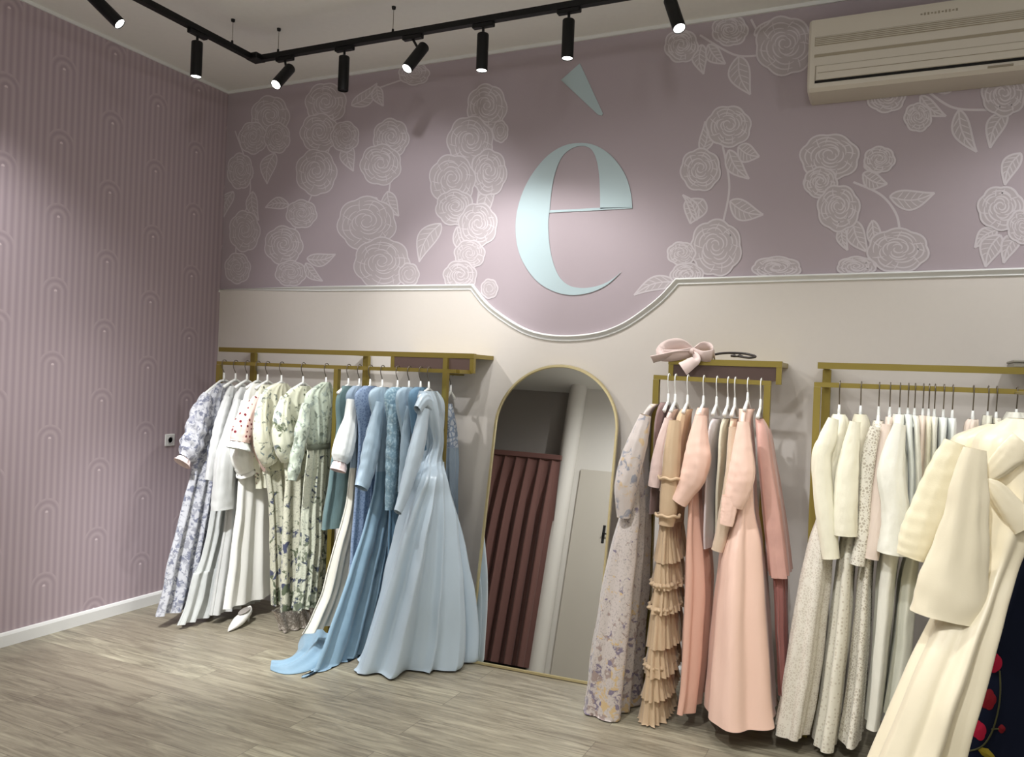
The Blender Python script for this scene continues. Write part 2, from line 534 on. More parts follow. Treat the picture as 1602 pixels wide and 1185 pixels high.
# column by the corner
for p in [((368, 205), (392, 290), (370, 380), (372, 440)), ((510, 130), (520, 210), (490, 300), (455, 380), (470, 440)),
          ((620, 190), (610, 290), (600, 350), (590, 440)), ((770, 150), (755, 250), (745, 330), (730, 440)),
          ((1130, 225), (1141, 290), (1132, 345)), ((1335, 285), (1378, 305), (1402, 335), (1408, 366)),
          ((1095, 55), (1140, 82), (1165, 88), (1200, 85)), ((1450, 142), (1490, 168), (1540, 172), (1597, 168)),
          ((1175, 30), (1190, 60), (1200, 85)), ((560, 150), (600, 135), (650, 118))]:
    mu.stem(p)
for a in [(430, 240, 418, 288, 13), (365, 300, 350, 340, 10), (395, 300, 405, 345, 10), (452, 320, 415, 325, 10), (480, 405, 525, 398, 11),
          (478, 412, 505, 440, 9), (545, 225, 553, 268, 13), (550, 165, 590, 130, 12), (590, 135, 600, 166, 10), (606, 300, 624, 338, 14),
          (590, 310, 565, 345, 12), (690, 350, 656, 410, 16), (770, 290, 760, 350, 13), (715, 355, 740, 400, 12), (1098, 238, 1103, 190, 12),
          (1100, 312, 1080, 350, 20), (1090, 345, 1068, 305, 8), (1142, 315, 1194, 336, 17), (1140, 235, 1172, 280, 14), (1155, 230, 1188, 245, 16),
          (1060, 442, 992, 462, 12), (1156, 88, 1174, 148, 19), (1098, 70, 1101, 116, 13), (1108, 70, 1135, 100, 13), (1180, 55, 1222, 25, 14),
          (1350, 272, 1388, 288, 15), (1352, 262, 1390, 240, 16), (1392, 308, 1462, 302, 17), (1268, 270, 1280, 302, 14), (1335, 345, 1358, 395, 16),
          (1318, 355, 1326, 392, 9), (1365, 345, 1385, 395, 12), (1500, 172, 1528, 238, 16), (1575, 175, 1549, 232, 15), (1440, 150, 1480, 182, 12),
          (1597, 240, 1572, 290, 14), (1560, 360, 1525, 388, 12), (1565, 368, 1542, 418, 18), (1597, 365, 1570, 412, 14), (1460, 140, 1500, 118, 12)]:
    mu.leaf(*a)
for r in [(423, 183, 30, 33), (396, 216, 22, 25), (434, 216, 20, 24), (376, 268, 20, 28), (383, 362, 24, 32), (372, 420, 20, 24), (510, 162, 32, 32),
          (500, 208, 30, 30), (540, 214, 22, 24), (495, 270, 32, 36), (472, 335, 24, 22), (444, 384, 30, 30), (455, 428, 24, 20), (648, 116, 24, 17),
          (612, 216, 28, 30), (596, 258, 32, 32), (574, 350, 46, 42), (598, 412, 44, 40), (640, 430, 16, 18), (762, 168, 31, 36), (736, 222, 36, 40),
          (783, 206, 12, 17), (765, 270, 28, 36), (708, 282, 36, 40), (712, 325, 30, 28), (748, 352, 30, 34), (735, 398, 24, 22), (720, 432, 26, 24), (766, 452, 13, 15),
          (1140, 198, 35, 32), (1096, 266, 31, 33), (1120, 388, 40, 44), (1066, 397, 22, 18), (1075, 432, 26, 20), (1215, 420, 38, 18),
          (1066, 72, 26, 26), (1142, 48, 28, 24), (1228, 72, 46, 46), (1298, 246, 46, 36), (1284, 286, 26, 24), (1376, 250, 24, 20), (1312, 326, 33, 36),
          (1405, 392, 48, 34), (1340, 418, 30, 16), (1386, 152, 30, 24), (1436, 184, 21, 22), (1570, 148, 34, 34), (1566, 326, 36, 34), (1600, 355, 24, 26)]:
    mu.rose(*r)
M_mauve = plain('mauve_mural_paper', MAUVE, 0.65, spec=0.3, bump=0.02, var=0.05, bscale=8)
M_mfill = plain('mural_flower_wash', (180, 171, 174), 0.65, spec=0.3)
M_mline = plain('mural_pale_line', (203, 196, 200), 0.6, spec=0.3)
struct(mu.mb.build('wall_back', [M_mauve, M_mfill, M_mline]))

# chair rail path on the wall (dips in a round bay below the letter)
RAIL = [(340, 453.5), (500, 452.5), (739, 450)]
CURVE = [(739, 450), (762, 478.5), (794, 503), (825, 520), (856, 528), (887, 530), (919, 528), (950, 521.5), (981, 508), (1012, 487), (1037, 466.5), (1060, 441.5)]
RAILR = [(1060, 441.5), (1200, 437.5), (1400, 432), (1602, 426)]
pl = [wxz(*p) for p in RAIL[:-1]]
pl = [np.array((0.0, pl[0][1]))] + pl
curve = [np.array(p) for p in smooth_path([wxz(*p) for p in CURVE], 60)]
pr = [wxz(*p) for p in RAILR[1:]]
pr.append(np.array((RX, pr[-1][1])))
path = pl + curve + pr
# cream lower wall panel, slightly proud of the mural
M_ = MB()
top = [(p[0], p[1]) for p in path]
poly = [(p[0], -0.006, p[1]) for p in path]
vs, fs = [], []
for p in path:
    vs += [(p[0], -0.006, 0.0), (p[0], -0.006, p[1]), (p[0], 0.0, p[1])]
for i in range(len(path) - 1):
    a = 3 * i
    fs += [(a, a + 3, a + 4, a + 1), (a + 1, a + 4, a + 5, a + 2)]
M_.add(vs, fs)
struct(M_.build('wall_back_lower', M_cream))
prof = [(-0.019, 0.0), (-0.019, 0.009), (-0.014, 0.014), (-0.007, 0.011), (-0.002, 0.013), (0.004, 0.022), (0.011, 0.026), (0.017, 0.022), (0.020, 0.012), (0.020, 0.0)]
rows = []
for i, p in enumerate(path):
    d0 = (p - path[i - 1]) if i > 0 else (path[1] - p)
    d1 = (path[i + 1] - p) if i < len(path) - 1 else (p - path[i - 1])
    d0 = d0 / np.linalg.norm(d0); d1 = d1 / np.linalg.norm(d1)
    d = (d0 + d1); d /= np.linalg.norm(d)
    nrm = np.array((-d[1], d[0])); k = 1 / max(0.6, float(d @ d1))
    rows.append([(p[0] + nrm[0] * a * k, -c, p[1] + nrm[1] * a * k) for a, c in prof])
struct(MB().grid(rows).build('trim_1', M_white, angle=0.7))
struct(MB().box((0.0, -0.012, H - 0.02), (RX, 0.0, H)).build('trim_2', M_white))
struct(MB().box((0.0, -3.4, H - 0.02), (0.012, -0.012, H)).build('trim_3', M_white))
bb = MB()
bb.prism([(0, -3.4, 0), (0.016, -3.4, 0), (0.016, -3.4, 0.062), (0.010, -3.4, 0.075), (0.0, -3.4, 0.078)], (0, 3.4, 0))
struct(bb.build('baseboard_left', M_white))
bb = MB()
bb.prism([(0.016, 0, 0), (0.016, -0.018, 0), (0.016, -0.018, 0.062), (0.016, -0.012, 0.075), (0.016, 0, 0.078)], (RX - 0.016, 0, 0))
struct(bb.build('baseboard_back', M_white))

# ------------------------------------------------------------------ the letter on the mural
M_letter = plain('pale_blue_letter_vinyl', (178, 197, 202), 0.5, spec=0.4)
OUT = [(989.6, 325.2), (986.6, 299.4), (977.5, 272.4), (959, 246.5), (935.3, 229.5), (910, 224), (881, 229), (852.6, 248.3), (827, 282.5), (812, 319.7), (807, 357),
       (812, 394), (827, 424.3), (847.5, 446), (874.5, 458.9), (901.5, 462), (928.5, 456.6), (952, 444.6), (971.7, 426)]
INN = [(971.7, 426), (955.5, 439), (935, 447.8), (911.6, 451), (891, 447.2), (876, 434.4), (866, 412.5), (860, 383.8), (858, 350), (859.7, 333)]
CNT = [(860.3, 329.9), (862.7, 302.8), (868.4, 272.4), (879.6, 245.8), (894.8, 232.6), (910, 228.8), (923.5, 232.4), (932, 245.4), (937, 268), (939, 298), (939.3, 327)]
def wallpoly(px, y=-0.002):
    return [(q[0], y, q[1]) for q in (wxz(*p) for p in px)]
def letter_e():
    o = [tuple(p) for p in smooth_path(OUT, 70)]
    n = [tuple(p) for p in smooth_path(INN, 36)]
    c = [tuple(p) for p in smooth_path(CNT, 40)]
    m = MB()
    # left bowl: between outer (top -> tail) and counter / inner curve
    itop = min(range(len(o)), key=lambda i: o[i][1])
    ctop = min(range(len(c)), key=lambda i: c[i][1])
    outer_l = o[itop:]
    inner_l = list(reversed(c[:ctop + 1])) + list(reversed(n))
    def resamp(p, k):
        p = np.array(p); s = np.r_[0, np.cumsum(np.linalg.norm(np.diff(p, axis=0), axis=1))]
        t = np.linspace(0, s[-1], k)
        return list(zip(np.interp(t, s, p[:, 0]), np.interp(t, s, p[:, 1])))
    def strip(a, b2, k):
        A = wallpoly(resamp(a, k)); B = wallpoly(resamp(b2, k))
        e = np.array((0, -0.003, 0))
        rows = [[np.array(x), np.array(x) + e, np.array(y) + e, np.array(y)] for x, y in zip(A, B)]
        m.grid(rows, close=True)
    strip(outer_l, inner_l, 90)
    strip(list(reversed(o[:itop + 1])), c[ctop:], 50)
    m.prism(wallpoly([(858.5, 333.2), (940, 329.2), (989.6, 326.4), (989.6, 324.7), (939.3, 325.5), (860, 329.6)], -0.002), (0, -0.003, 0))
    return m
t = thing('wall_letter', (wxz(898, 462)[0], 0, wxz(898, 462)[1]), 'large pale blue serif letter e with grave accent on the mauve wall above the mirror', 'letter')
letter_e().build('letter_bowl', M_letter, t)
MB().prism(wallpoly([(907.6, 99.6), (943.6, 178), (942, 181), (936, 180), (878, 125.6)]), (0, -0.003, 0)).build('grave_accent', M_letter, t)

# ------------------------------------------------------------------ socket on the left wall
t = thing('wall_socket', (0, -0.408, 1.095), 'small white power socket on the striped left wall beside the blue floral dress', 'power socket')
MB().rbox((0, -0.449, 1.054), (0.009, -0.367, 1.136), 0.004).build('cover_plate', M_white, t)
M_sock = plain('socket_insert_grey', (196, 196, 196), 0.5)
s = MB().lathe([(0, 0.024), (0.004, 0.024), (0.004, 0.019), (-0.004, 0.019)], (0.009, -0.408, 1.095), (1, 0, 0), 24).build('socket_insert', M_sock, t)
for dy in (-0.0095, 0.0095):
    MB().lathe([(0, 0.0026), (0.0102, 0.0026)], (0.003, -0.408 + dy, 1.095), (1, 0, 0), 10).build('pin_hole', M_black, s)

# ------------------------------------------------------------------ lighting track
TZ, TY, TX = 3.44, -0.72, 0.93
t = thing('lighting_track', (TX, TY, TZ), 'black L-shaped ceiling lighting track hung on thin wires', 'lighting track')
MB().box((TX - 0.018, -3.9, TZ - 0.016), (TX + 0.018, TY + 0.018, TZ + 0.016)).build('rail', M_black, t)
MB().box((TX + 0.0185, TY - 0.018, TZ - 0.016), (5.6, TY + 0.018, TZ + 0.016)).build('rail', M_black, t)
MB().rbox((TX - 0.021, TY - 0.06, TZ - 0.019), (TX + 0.06, TY + 0.021, TZ + 0.019), 0.004).build('corner_joint', M_black, t)
for px, py in ((366, 30), (437, 45), (613, 8)):
    c = at(px, py, 2, H)
    if py == 30: c[0] = TX
    else: c[1] = TY
    wr = MB().tube([(c[0], c[1], TZ + 0.016), (c[0], c[1], H - 0.012)], 0.0016, 6).build('suspension_wire', M_chrome, t)
    MB().lathe([(0, 0.012), (0.014, 0.010), (0.016, 0.004)], (c[0], c[1], H), (0, 0, -1), 14).build('ceiling_cup', M_black, wr)
    MB().lathe([(0, 0.008), (0.022, 0.006)], (c[0], c[1], TZ + 0.016), (0, 0, 1), 12).build('wire_clamp', M_black, wr)

M_lens = bpy.data.materials.new('lamp_lens_glow'); M_lens.use_nodes = True
_b = M_lens.node_tree.nodes['Principled BSDF']
_b.inputs['Emission Color'].default_value = (1.0, 0.97, 0.93, 1); _b.inputs['Emission Strength'].default_value = 9.0
M_lens_off = plain('lamp_lens_dark', (34, 32, 38), 0.3)
SPOT_W = 95.0
def spotlight(a, lens, label, seg, tail=None, on=True, power=1.0, angle=100, blend=0.55, L=0.195):
    """a: photo point of the adapter on the track; lens / tail: world points of the lamp's two ends (None: hangs straight down)"""
    p = at(a[0], a[1], 2, TZ - 0.016)
    base = np.array((p[0], TY, TZ - 0.016)) if seg == 'x' else np.array((TX, p[1], TZ - 0.016))
    t = thing('track_spotlight', base, label, 'spotlight', 'black spotlights on the ceiling track')
    e = (0.06, 0.016) if seg == 'x' else (0.016, 0.06)
    MB().rbox((base[0] - e[0], base[1] - e[1], base[2] - 0.022), (base[0] + e[0], base[1] + e[1], base[2]), 0.003).build('adapter', M_black, t)
    if lens is None:
        tail = base + np.array((0, 0, -0.05)); d = np.array((0, 0, -1.0)); lens = tail + d * L; piv = tail
    else:
        lens = np.array(lens, float); d = lens - np.array(tail, float); d /= np.linalg.norm(d)
        tail = lens - d * L; piv = tail + d * 0.05
    MB().tube([base + np.array((0, 0, -0.02)), piv], 0.007, 10).build('stem', M_black, t)
    h = MB().lathe([(0, 0.020), (0.004, 0.028), (0.008, 0.030), (L - 0.012, 0.030), (L - 0.004, 0.030), (L, 0.0285), (L - 0.001, 0.0265), (L - 0.012, 0.024)], tail, d, 28, cap1=False).build('housing', M_black, t, angle=0.6)
    MB().lathe([(0, 0.0262), (0.0015, 0.026)], lens - d * (0.006 if on else 0.010), d, 28).build('lens', M_lens if on else M_lens_off, t)
    if on:
        ld = bpy.data.lights.new('spot_beam', 'SPOT')
        ld.energy = SPOT_W * power; ld.spot_size = math.radians(angle); ld.spot_blend = blend
        ld.shadow_soft_size = 0.026; ld.color = (1.0, 0.985, 0.965)
        lo = bpy.data.objects.new('spot_beam', ld); COL.objects.link(lo)
        lo.parent = t
        lo.location = Vector(lens + d * 0.006 - base)
        lo.rotation_euler = Vector(d).to_track_quat('-Z', 'Y').to_euler()
    return t

def lens_at(px, py, y=None, x=None):
    return at(px, py, 1, y) if y is not None else at(px, py, 0, x)
spotlight((140, -22), lens_at(188, 38, x=1.04), 'tilted black spotlight nearest the camera on the left arm of the track', 'y', tail=lens_at(146, -4, x=0.93), power=0.9, angle=90)
spotlight((311, 50), None, 'black spotlight hanging straight down on the left arm of the track', 'y', power=0.5, angle=76, blend=0.7)
spotlight((452, 93), lens_at(431, 133, y=-0.87), 'tilted black spotlight beside the track corner, aimed at the left wall', 'x', tail=lens_at(455, 106, y=-0.74), power=0.6, angle=80, blend=0.6)
spotlight((546, 78), None, 'unlit black spotlight pointing straight down between two tilted spotlights', 'x', on=False)
spotlight((652, 60), lens_at(636, 108, y=-0.83), 'tilted black spotlight in the middle of the long track arm', 'x', tail=lens_at(662, 75, y=-0.73), power=0.9, angle=105, blend=0.5)
spotlight((760, 40), None, 'black spotlight hanging straight down left of the letter accent', 'x', power=0.52, angle=128, blend=0.45)
spotlight((893, 17), None, 'black spotlight hanging straight down above the letter accent', 'x', power=0.4, angle=132, blend=0.9)
spotlight((1047, -18), lens_at(1063, 45, y=-0.82), 'tilted black spotlight nearest the air conditioner', 'x', tail=lens_at(1044, -12, y=-0.74), power=0.8, angle=115, blend=.9)
def lamp(kind, loc, dr, pw, ang=110, blend=0.7, soft=0.05):
    ld = bpy.data.lights.new('unseen_lamp', kind); ld.energy = pw; ld.color = (0.99, 0.99, 1.0); ld.shadow_soft_size = soft
    if kind == 'SPOT': ld.spot_size = math.radians(ang); ld.spot_blend = blend
    lo = bpy.data.objects.new('unseen_lamp', ld); COL.objects.link(lo); lo.location = loc
    lo.rotation_euler = Vector(dr).to_track_quat('-Z', 'Y').to_euler()
# unseen lamps: some follow the light on the walls, the rest are added fill
lamp('SPOT', (5.3, -0.75, 3.25), (-0.1, 0.1, -1), 48, 125, 0.9)
lamp('SPOT', (0.95, -2.5, 3.2), (-0.55, 0.25, -1), 92, 95)
lamp('SPOT', (3.0, -3.6, 3.4), (-0.25, -0.6, -1), 290, 120)  # added to brighten the curtain side reflected in the mirror
lamp('SPOT', (1.5, -2.8, 3.3), (-0.65, 2.2, -3.05), 640, 40, 0.8)  # added to brighten the white and floral dresses
lamp('SPOT', (3.2, -2.9, 3.35), (-1.62, 2.9, -1.12), 230, 37, 0.75)
lamp('SPOT', (3.1, -2.9, 3.3), (0.5, 2.3, -2.8), 215, 48, 0.9)  # added fill on the pink dresses
lamp('SPOT', (4.3, -3.0, 3.3), (0.45, 2.2, -2.7), 155, 50, 0.9)  # added fill on the cream dresses
lamp('POINT', (4.6, -4.6, 3.15), (0, 0, -1), 40, soft=0.16)  # added point fill for ceiling and dress fronts, no fixture
lamp('POINT', (2.2, -3.9, 3.2), (0, 0, -1), 10, soft=0.16)  # weak added point fill, no fixture
lamp('POINT', (6.4, -3.0, 3.15), (0, 0, -1), 24, soft=0.16)  # added point fill on the right side, no fixture

# ------------------------------------------------------------------ air conditioner
M_ac = plain('aged_white_plastic', (206, 199, 186), 0.5, bump=0.02)
M_acd = plain('intake_grille_shade', (160, 150, 130), 0.6)
M_acg = plain('vent_gap_dark', (20, 18, 16), 0.8)
M_mark = plain('faded_print', (150, 140, 122), 0.6)
AX0, AX1 = 3.992, 5.05
t = thing('air_conditioner', (AX0, 0, 3.07), 'cream wall-mounted air conditioner unit high above the right rack', 'air conditioner')
pf = [(0.0, 3.43), (-0.17, 3.43), (-0.192, 3.422), (-0.2, 3.40), (-0.205, 3.20), (-0.203, 3.125), (-0.198, 3.085), (-0.18, 3.070), (-0.12, 3.066), (0.0, 3.066)]
m = MB()
rows = []
for x, s in ((AX0, 0.94), (AX0 + 0.004, 0.975), (AX0 + 0.012, 1.0), (AX1 - 0.012, 1.0), (AX1, 0.95)):
    rows.append([(x, y * s, 3.25 + (z - 3.25) * s) for y, z in pf])
m.grid(rows)
m.add(rows[0], [tuple(range(len(pf) - 1, -1, -1))]); m.add(rows[-1], [tuple(range(len(pf)))])
m.build('casing', M_ac, t, angle=0.5)
g = MB()
g.box((AX0 + 0.03, -0.2055, 3.288), (AX1 - 0.03, -0.199, 3.332))
g.build('intake_grille', M_acd, t)
sl = MB()
for k in range(5):
    z = 3.292 + 0.0085 * k
    sl.box((AX0 + 0.032, -0.2085, z), (AX1 - 0.032, -0.205, z + 0.003))
sl.build('grille_bar', M_ac, t)
g = MB(); g.box((AX0 + 0.03, -0.2065, 3.232), (AX1 - 0.03, -0.2, 3.246)); g.build('intake_grille', M_acd, t)
lv = MB()
lv.rbox((AX0 + 0.042, -0.214, 3.118), (AX1 - 0.042, -0.203, 3.186), 0.003)
lo_ = lv.build('air_flap', M_ac, t)
MB().box((AX0 + 0.05, -0.2165, 3.150), (AX1 - 0.05, -0.2135, 3.1525)).build('flap_groove', M_acd, lo_)
MB().box((AX0 + 0.036, -0.2062, 3.1865), (AX1 - 0.036, -0.203, 3.190)).build('flap_seam', M_acd, t)
MB().box((AX0 + 0.036, -0.2062, 3.106), (AX1 - 0.036, -0.198, 3.117)).build('outlet_gap', M_acg, t)
MB().box((AX0 + 0.036, -0.2062, 3.117), (AX0 + 0.0385, -0.2, 3.188)).build('flap_seam', M_acd, t)
mk = MB()
rr = random.Random(3)
x = at(1440, 24, 1, -0.2)[0]; z0 = at(1460, 22, 1, -0.2)[2]
for k in range(11):
    hgt = rr.choice((0.008, 0.010, 0.012)); 
    mk.box((x, -0.2022, z0), (x + 0.008, -0.1985, z0 + hgt)) if k % 3 else mk.box((x, -0.2022, z0 + 0.003), (x + 0.009, -0.1985, z0 + 0.009))
    x += 0.0145
mk.build('maker_mark', M_mark, t)
p = at(1545, 107, 1, -0.2)
mk = MB(); mk.box((p[0], -0.2055, p[2]), (p[0] + 0.10, -0.19, p[2] + 0.008)); mk.build('printed_mark', M_mark, t)

# ------------------------------------------------------------------ leaning arched mirror
MXC, MHW, MLEN = 2.696, 0.372, 1.716
th = math.atan2(0.31, 1.69)
def mir(u, v, d=0.0):
    """u across, v up along the glass, d towards the room"""
    q = v * math.sin(th) - d * math.cos(th)
    cg, sg = math.cos(math.radians(2.9)), math.sin(math.radians(2.9))      # the foot is set slightly askew
    return np.array((MXC + u * cg - q * sg, -0.337 + u * sg + q * cg, 0.006 + v * math.cos(th) - d * math.sin(th)))
def arch(hw, v0, v1, k=40):
    c = v1 - hw
    pts = [(-hw, v0), (-hw, (v0 + c) / 2)]
    pts += [(-hw * math.cos(a), c + hw * math.sin(a)) for a in np.linspace(0, PI, k)]
    pts += [(hw, (v0 + c) / 2), (hw, v0)]
    return pts
t = thing('arched_mirror', mir(0, 0), 'tall arched mirror with thin gold frame leaning on the cream wall', 'mirror')
M_glass = NT('mirror_silver')
M_glass.set(Base_Color=(0.84, 0.85, 0.84, 1), Metallic=1.0, Roughness=0.01)
gl = arch(MHW - 0.006, 0.006, MLEN - 0.006)
g = MB(); g.prism([mir(u, v, 0.004) for u, v in gl], mir(0, 0, -0.006) - mir(0, 0, 0.004)); g.build('mirror_glass', M_glass.m, t)
fr = arch(MHW, 0.0, MLEN)
fi = arch(MHW - 0.011, 0.011, MLEN - 0.011)
rows = [[mir(*a, -0.012), mir(*a, 0.014), mir(*c, 0.014), mir(*c, -0.012)] for a, c in zip(fr, fi)]
m = MB(); m.grid(rows + [rows[0]], close=True)
M_gold2 = plain('pale_gold_frame', (214, 200, 154), 0.3, metal=0.8, spec=0.5)
m.build('mirror_frame', M_gold2, t, angle=0.5)

# ------------------------------------------------------------------ things seen only in the mirror: fitting room curtain, door
M_cur = fabric('brown_curtain_cloth', (100, 70, 64), 0.85, 0.15, wrinkle=0.08)
t = thing('fitting_curtain', (0.5, RY + 0.15, 0), 'dark brown pleated fitting room curtain, seen reflected in the arched mirror', 'curtain')
rows = []
xs = np.linspace(-0.20, 1.19, 241)
for z in np.linspace(0.03, 2.545, 14):
    k = (2.545 - z) / 2.52
    amp = 0.012 + 0.062 * min(1.0, k * 3.0)
    rows.append([(x + 0.028 * min(1, 3 * k) * math.sin(4 * PI * x / 0.155), RY + 0.17 + amp * (1 - 2 * abs(math.sin(PI * x / 0.155 + 0.25 * math.sin(3 * x))) ** 0.8), z) for x in xs])
m = MB(); m.grid(rows); m.build('pleated_panel', M_cur, t, smooth=True)
m = MB(); m.rbox((-0.21, RY + 0.14, 2.535), (1.20, RY + 0.20, 2.60), 0.004); m.build('header_tape', M_cur, t)
m = MB(); m.tube([(-2.1, RY + 0.17, 2.57), (1.19, RY + 0.17, 2.57)], 0.008, 10); m.build('curtain_rail', M_grey, t)
M_door = plain('grey_beige_door', (178, 172, 160), 0.55)
m = MB(); m.rbox((1.42, RY - 0.05, 0.0), (2.34, RY - 0.015, 2.5), 0.004); d_ = struct(m.build('door_1', M_door))
m = MB(); m.rbox((1.805, RY - 0.015, 1.60), (1.84, RY - 0.008, 1.82), 0.003); m.tube([(1.822, RY - 0.008, 1.71), (1.822, RY + 0.035, 1.71), (1.935, RY + 0.035, 1.71)], 0.009, 8)
h_ = m.build('door_handle', M_black, d_); h_['kind'] = 'structure'
# ------------------------------------------------------------------ clothes racks
BARY, SHY = -0.40, -0.25
BZ = 1.63
def rack(label, sx0, sx1, shz, bx0, bx1, posts, board, rear, zs=None, back_end=False):
    t = thing('clothes_rack', ((bx0 + bx1) / 2, BARY, 0), label, 'clothes rack', 'brass clothes racks along the cream wall')
    MB().box((sx0, SHY - 0.015, shz - 0.03), (sx1, SHY + 0.015, shz)).build('shelf_rail', M_gold, t)
    for x in rear:                                      # open frame: arms back to the rear posts
        MB().box((x - 0.014, SHY + 0.0155, shz - 0.028), (x + 0.014, -0.0205, shz - 0.002)).build('shelf_arm', M_gold, t)
    if board:
        b0, b1 = board
        MB().box((b0 - 0.026, SHY + 0.0155, shz - 0.028), (b1 + 0.026, -0.008, shz - 0.004)).build('shelf_board', M_gold, t)
        MB().box((b0, SHY - 0.012, shz - 0.100), (b1, SHY + 0.008, shz - 0.0305)).build('front_board', M_brown, t)
        MB().box((b0 - 0.026, SHY - 0.014, shz - 0.115), (b0 - 0.0005, SHY + 0.012, shz - 0.0305)).build('shelf_bracket', M_gold, t)
        MB().box((b1 + 0.0005, SHY - 0.014, shz - 0.115), (b1 + 0.026, SHY + 0.012, shz - 0.0305)).build('shelf_bracket', M_gold, t)
    else:
        for x in (rear[0], rear[-1]):
            MB().box((x - 0.014, BARY + 0.0115, BZ - 0.010), (x + 0.014, -0.0485, BZ + 0.010)).build('bar_arm', M_gold, t)
        xa = at(1614, 640, 1, -0.86)[0]
        MB().tube([(xa, BARY - 0.012, BZ - 0.004), (xa, -0.80, BZ - 0.008), (xa, -0.885, BZ - 0.008), (xa, -0.89, BZ + 0.012)], 0.007, 10).build('display_arm', M_gold, t)
    z0, z1 = zs or (BZ, BZ)
    MB().bar((bx0, BARY, z0), (bx1, BARY, z1), 0.026, 0.022).build('hanging_bar', M_gold, t)
    for x in posts:
        zz = z0 + (z1 - z0) * (x - bx0) / (bx1 - bx0)
        if back_end and x == posts[-1]:                # end post stands back under the shelf
            MB().box((x - 0.015, SHY - 0.032, 0.0), (x + 0.015, SHY - 0.002, shz - 0.031)).build('post', M_gold, t)
            continue
        MB().box((x - 0.015, BARY - 0.015, 0.0), (x + 0.015, BARY + 0.015, zz - 0.0115)).build('post', M_gold, t)
    if back_end:
        MB().box((bx1 - 0.013, BARY + 0.0135, z1 - 0.011), (bx1 + 0.013, SHY + 0.010, z1 + 0.011)).build('end_arm', M_gold, t)
    if back_end:
        px_ = at(704, 640, 1, -0.17)[0]
        MB().tube([(px_, -0.02, 1.613), (px_, -0.195, 1.613), (px_, -0.2, 1.622)], 0.006, 8).build('wall_peg', M_gold, t)
    for x in rear:
        MB().box((x - 0.02, -0.048, 0.0), (x + 0.02, -0.020, shz - 0.0285)).build('rear_post', M_gold, t)
    return t
rack('long brass clothes rack in the corner holding white floral and blue dresses', 0.27, 2.235, 1.738, 0.405, 2.20, (0.42, 1.373, 2.055), (1.69, 2.208), (0.37, 1.325), back_end=True)
rack('short brass clothes rack right of the mirror holding pink dresses', 3.372, 3.935, 1.738, 3.338, 3.905, (3.352, 3.89), (3.40, 3.908), (), (1.638, 1.628))
rack('brass clothes rack under the air conditioner holding cream dresses', 4.098, 5.9, 1.738, 4.098, 5.9, (4.112, 5.85), None, (4.125, 5.7))

# items lying on the shelves
ST = 1.738
M_bow = fabric('pale_pink_organza', (228, 208, 202), 0.5, 0.3, wrinkle=0.2)
def ribbon(pts, w0, w1, name, parent, th=0.0025, up=(0, 0, 1), k=24):
    P = smooth_path(pts, k); m = MB(); rows = []
    for i in range(k):
        d = P[min(i + 1, k - 1)] - P[max(i - 1, 0)]; d /= np.linalg.norm(d)
        s = np.cross(d, np.array(up, float)); s /= np.linalg.norm(s) + 1e-9
        n = np.cross(s, d)
        w = w0 + (w1 - w0) * i / (k - 1)
        ww = w * (0.35 + 0.65 * min(1, 4 * i / (k - 1)))
        rows.append([P[i] - s * ww / 2 + n * th, P[i] + n * (th + 0.004), P[i] + s * ww / 2 + n * th, P[i] + s * ww / 2 - n * th, P[i] + n * 0.002, P[i] - s * ww / 2 - n * th])
    m.grid(rows, close=True)
    m.add(rows[0], [tuple(range(5, -1, -1))]); m.add(rows[-1], [tuple(range(6))])
    return m.build(name, M_bow, parent, smooth=True)
kn = at(1084, 556, 1, -0.235)
t = thing('fabric_bow', (kn[0], kn[1], ST), 'big pale pink fabric bow lying on the shelf of the short rack', 'bow')
K = np.array((kn[0], kn[1] - 0.01, ST + 0.026))
def bp(px, py, y=-0.25): return at(px, py, 1, y)
ribbon([K, bp(1066, 546), bp(1044, 549), bp(1036, 560, -0.27), bp(1060, 560, -0.28), K + (0, -0.004, -0.004)], 0.10, 0.05, 'bow_loop', t, up=(0.2, 1, 0.5))
ribbon([K, bp(1096, 550, -0.20), bp(1112, 552, -0.2), bp(1116, 560, -0.26), bp(1100, 562, -0.28), K + (0.004, -0.004, -0.004)], 0.09, 0.05, 'bow_loop', t, up=(0.2, 1, 0.5))
ribbon([K + (0, -0.006, 0), bp(1090, 566, -0.285), bp(1080, 574, -0.29), bp(1068, 582, -0.295)], 0.03, 0.075, 'bow_tail', t, up=(0.3, 1, 0.2))
ribbon([K + (0, -0.004, 0), bp(1060, 557, -0.28), bp(1040, 562, -0.285), bp(1020, 567, -0.29)], 0.03, 0.06, 'bow_tail', t, up=(0.1, 0.6, 1))
m = MB(); m.tube([K + (-0.016, -0.004, -0.002), K + (0, -0.008, 0.002), K + (0.016, -0.004, 0.002)], [0.012, 0.018, 0.012], 12); m.build('bow_knot', M_bow, t, smooth=True)
t.location.z += 0.014; t.location.y -= 0.004
hb = [bp(1113, 556, -0.24), bp(1130, 553, -0.22), bp(1150, 552.5, -0.2), bp(1168, 554, -0.2), bp(1182, 558, -0.235), bp(1172, 560, -0.25), bp(1157, 558, -0.245)]
for p in hb: p[2] = max(p[2], ST + 0.008)
t = thing('hair_band', (hb[2][0], hb[2][1], ST), 'dark thin curved hair band lying on the shelf beside the pale bow', 'hair band')
M_dk = plain('dark_satin_band', (58, 52, 50), 0.4)
m = MB(); m.tube(smooth_path(hb, 40), 0.006, 8); m.build('band', M_dk, t, smooth=True)
m = MB(); c = bp(1153, 553, -0.225); c[2] = ST + 0.020
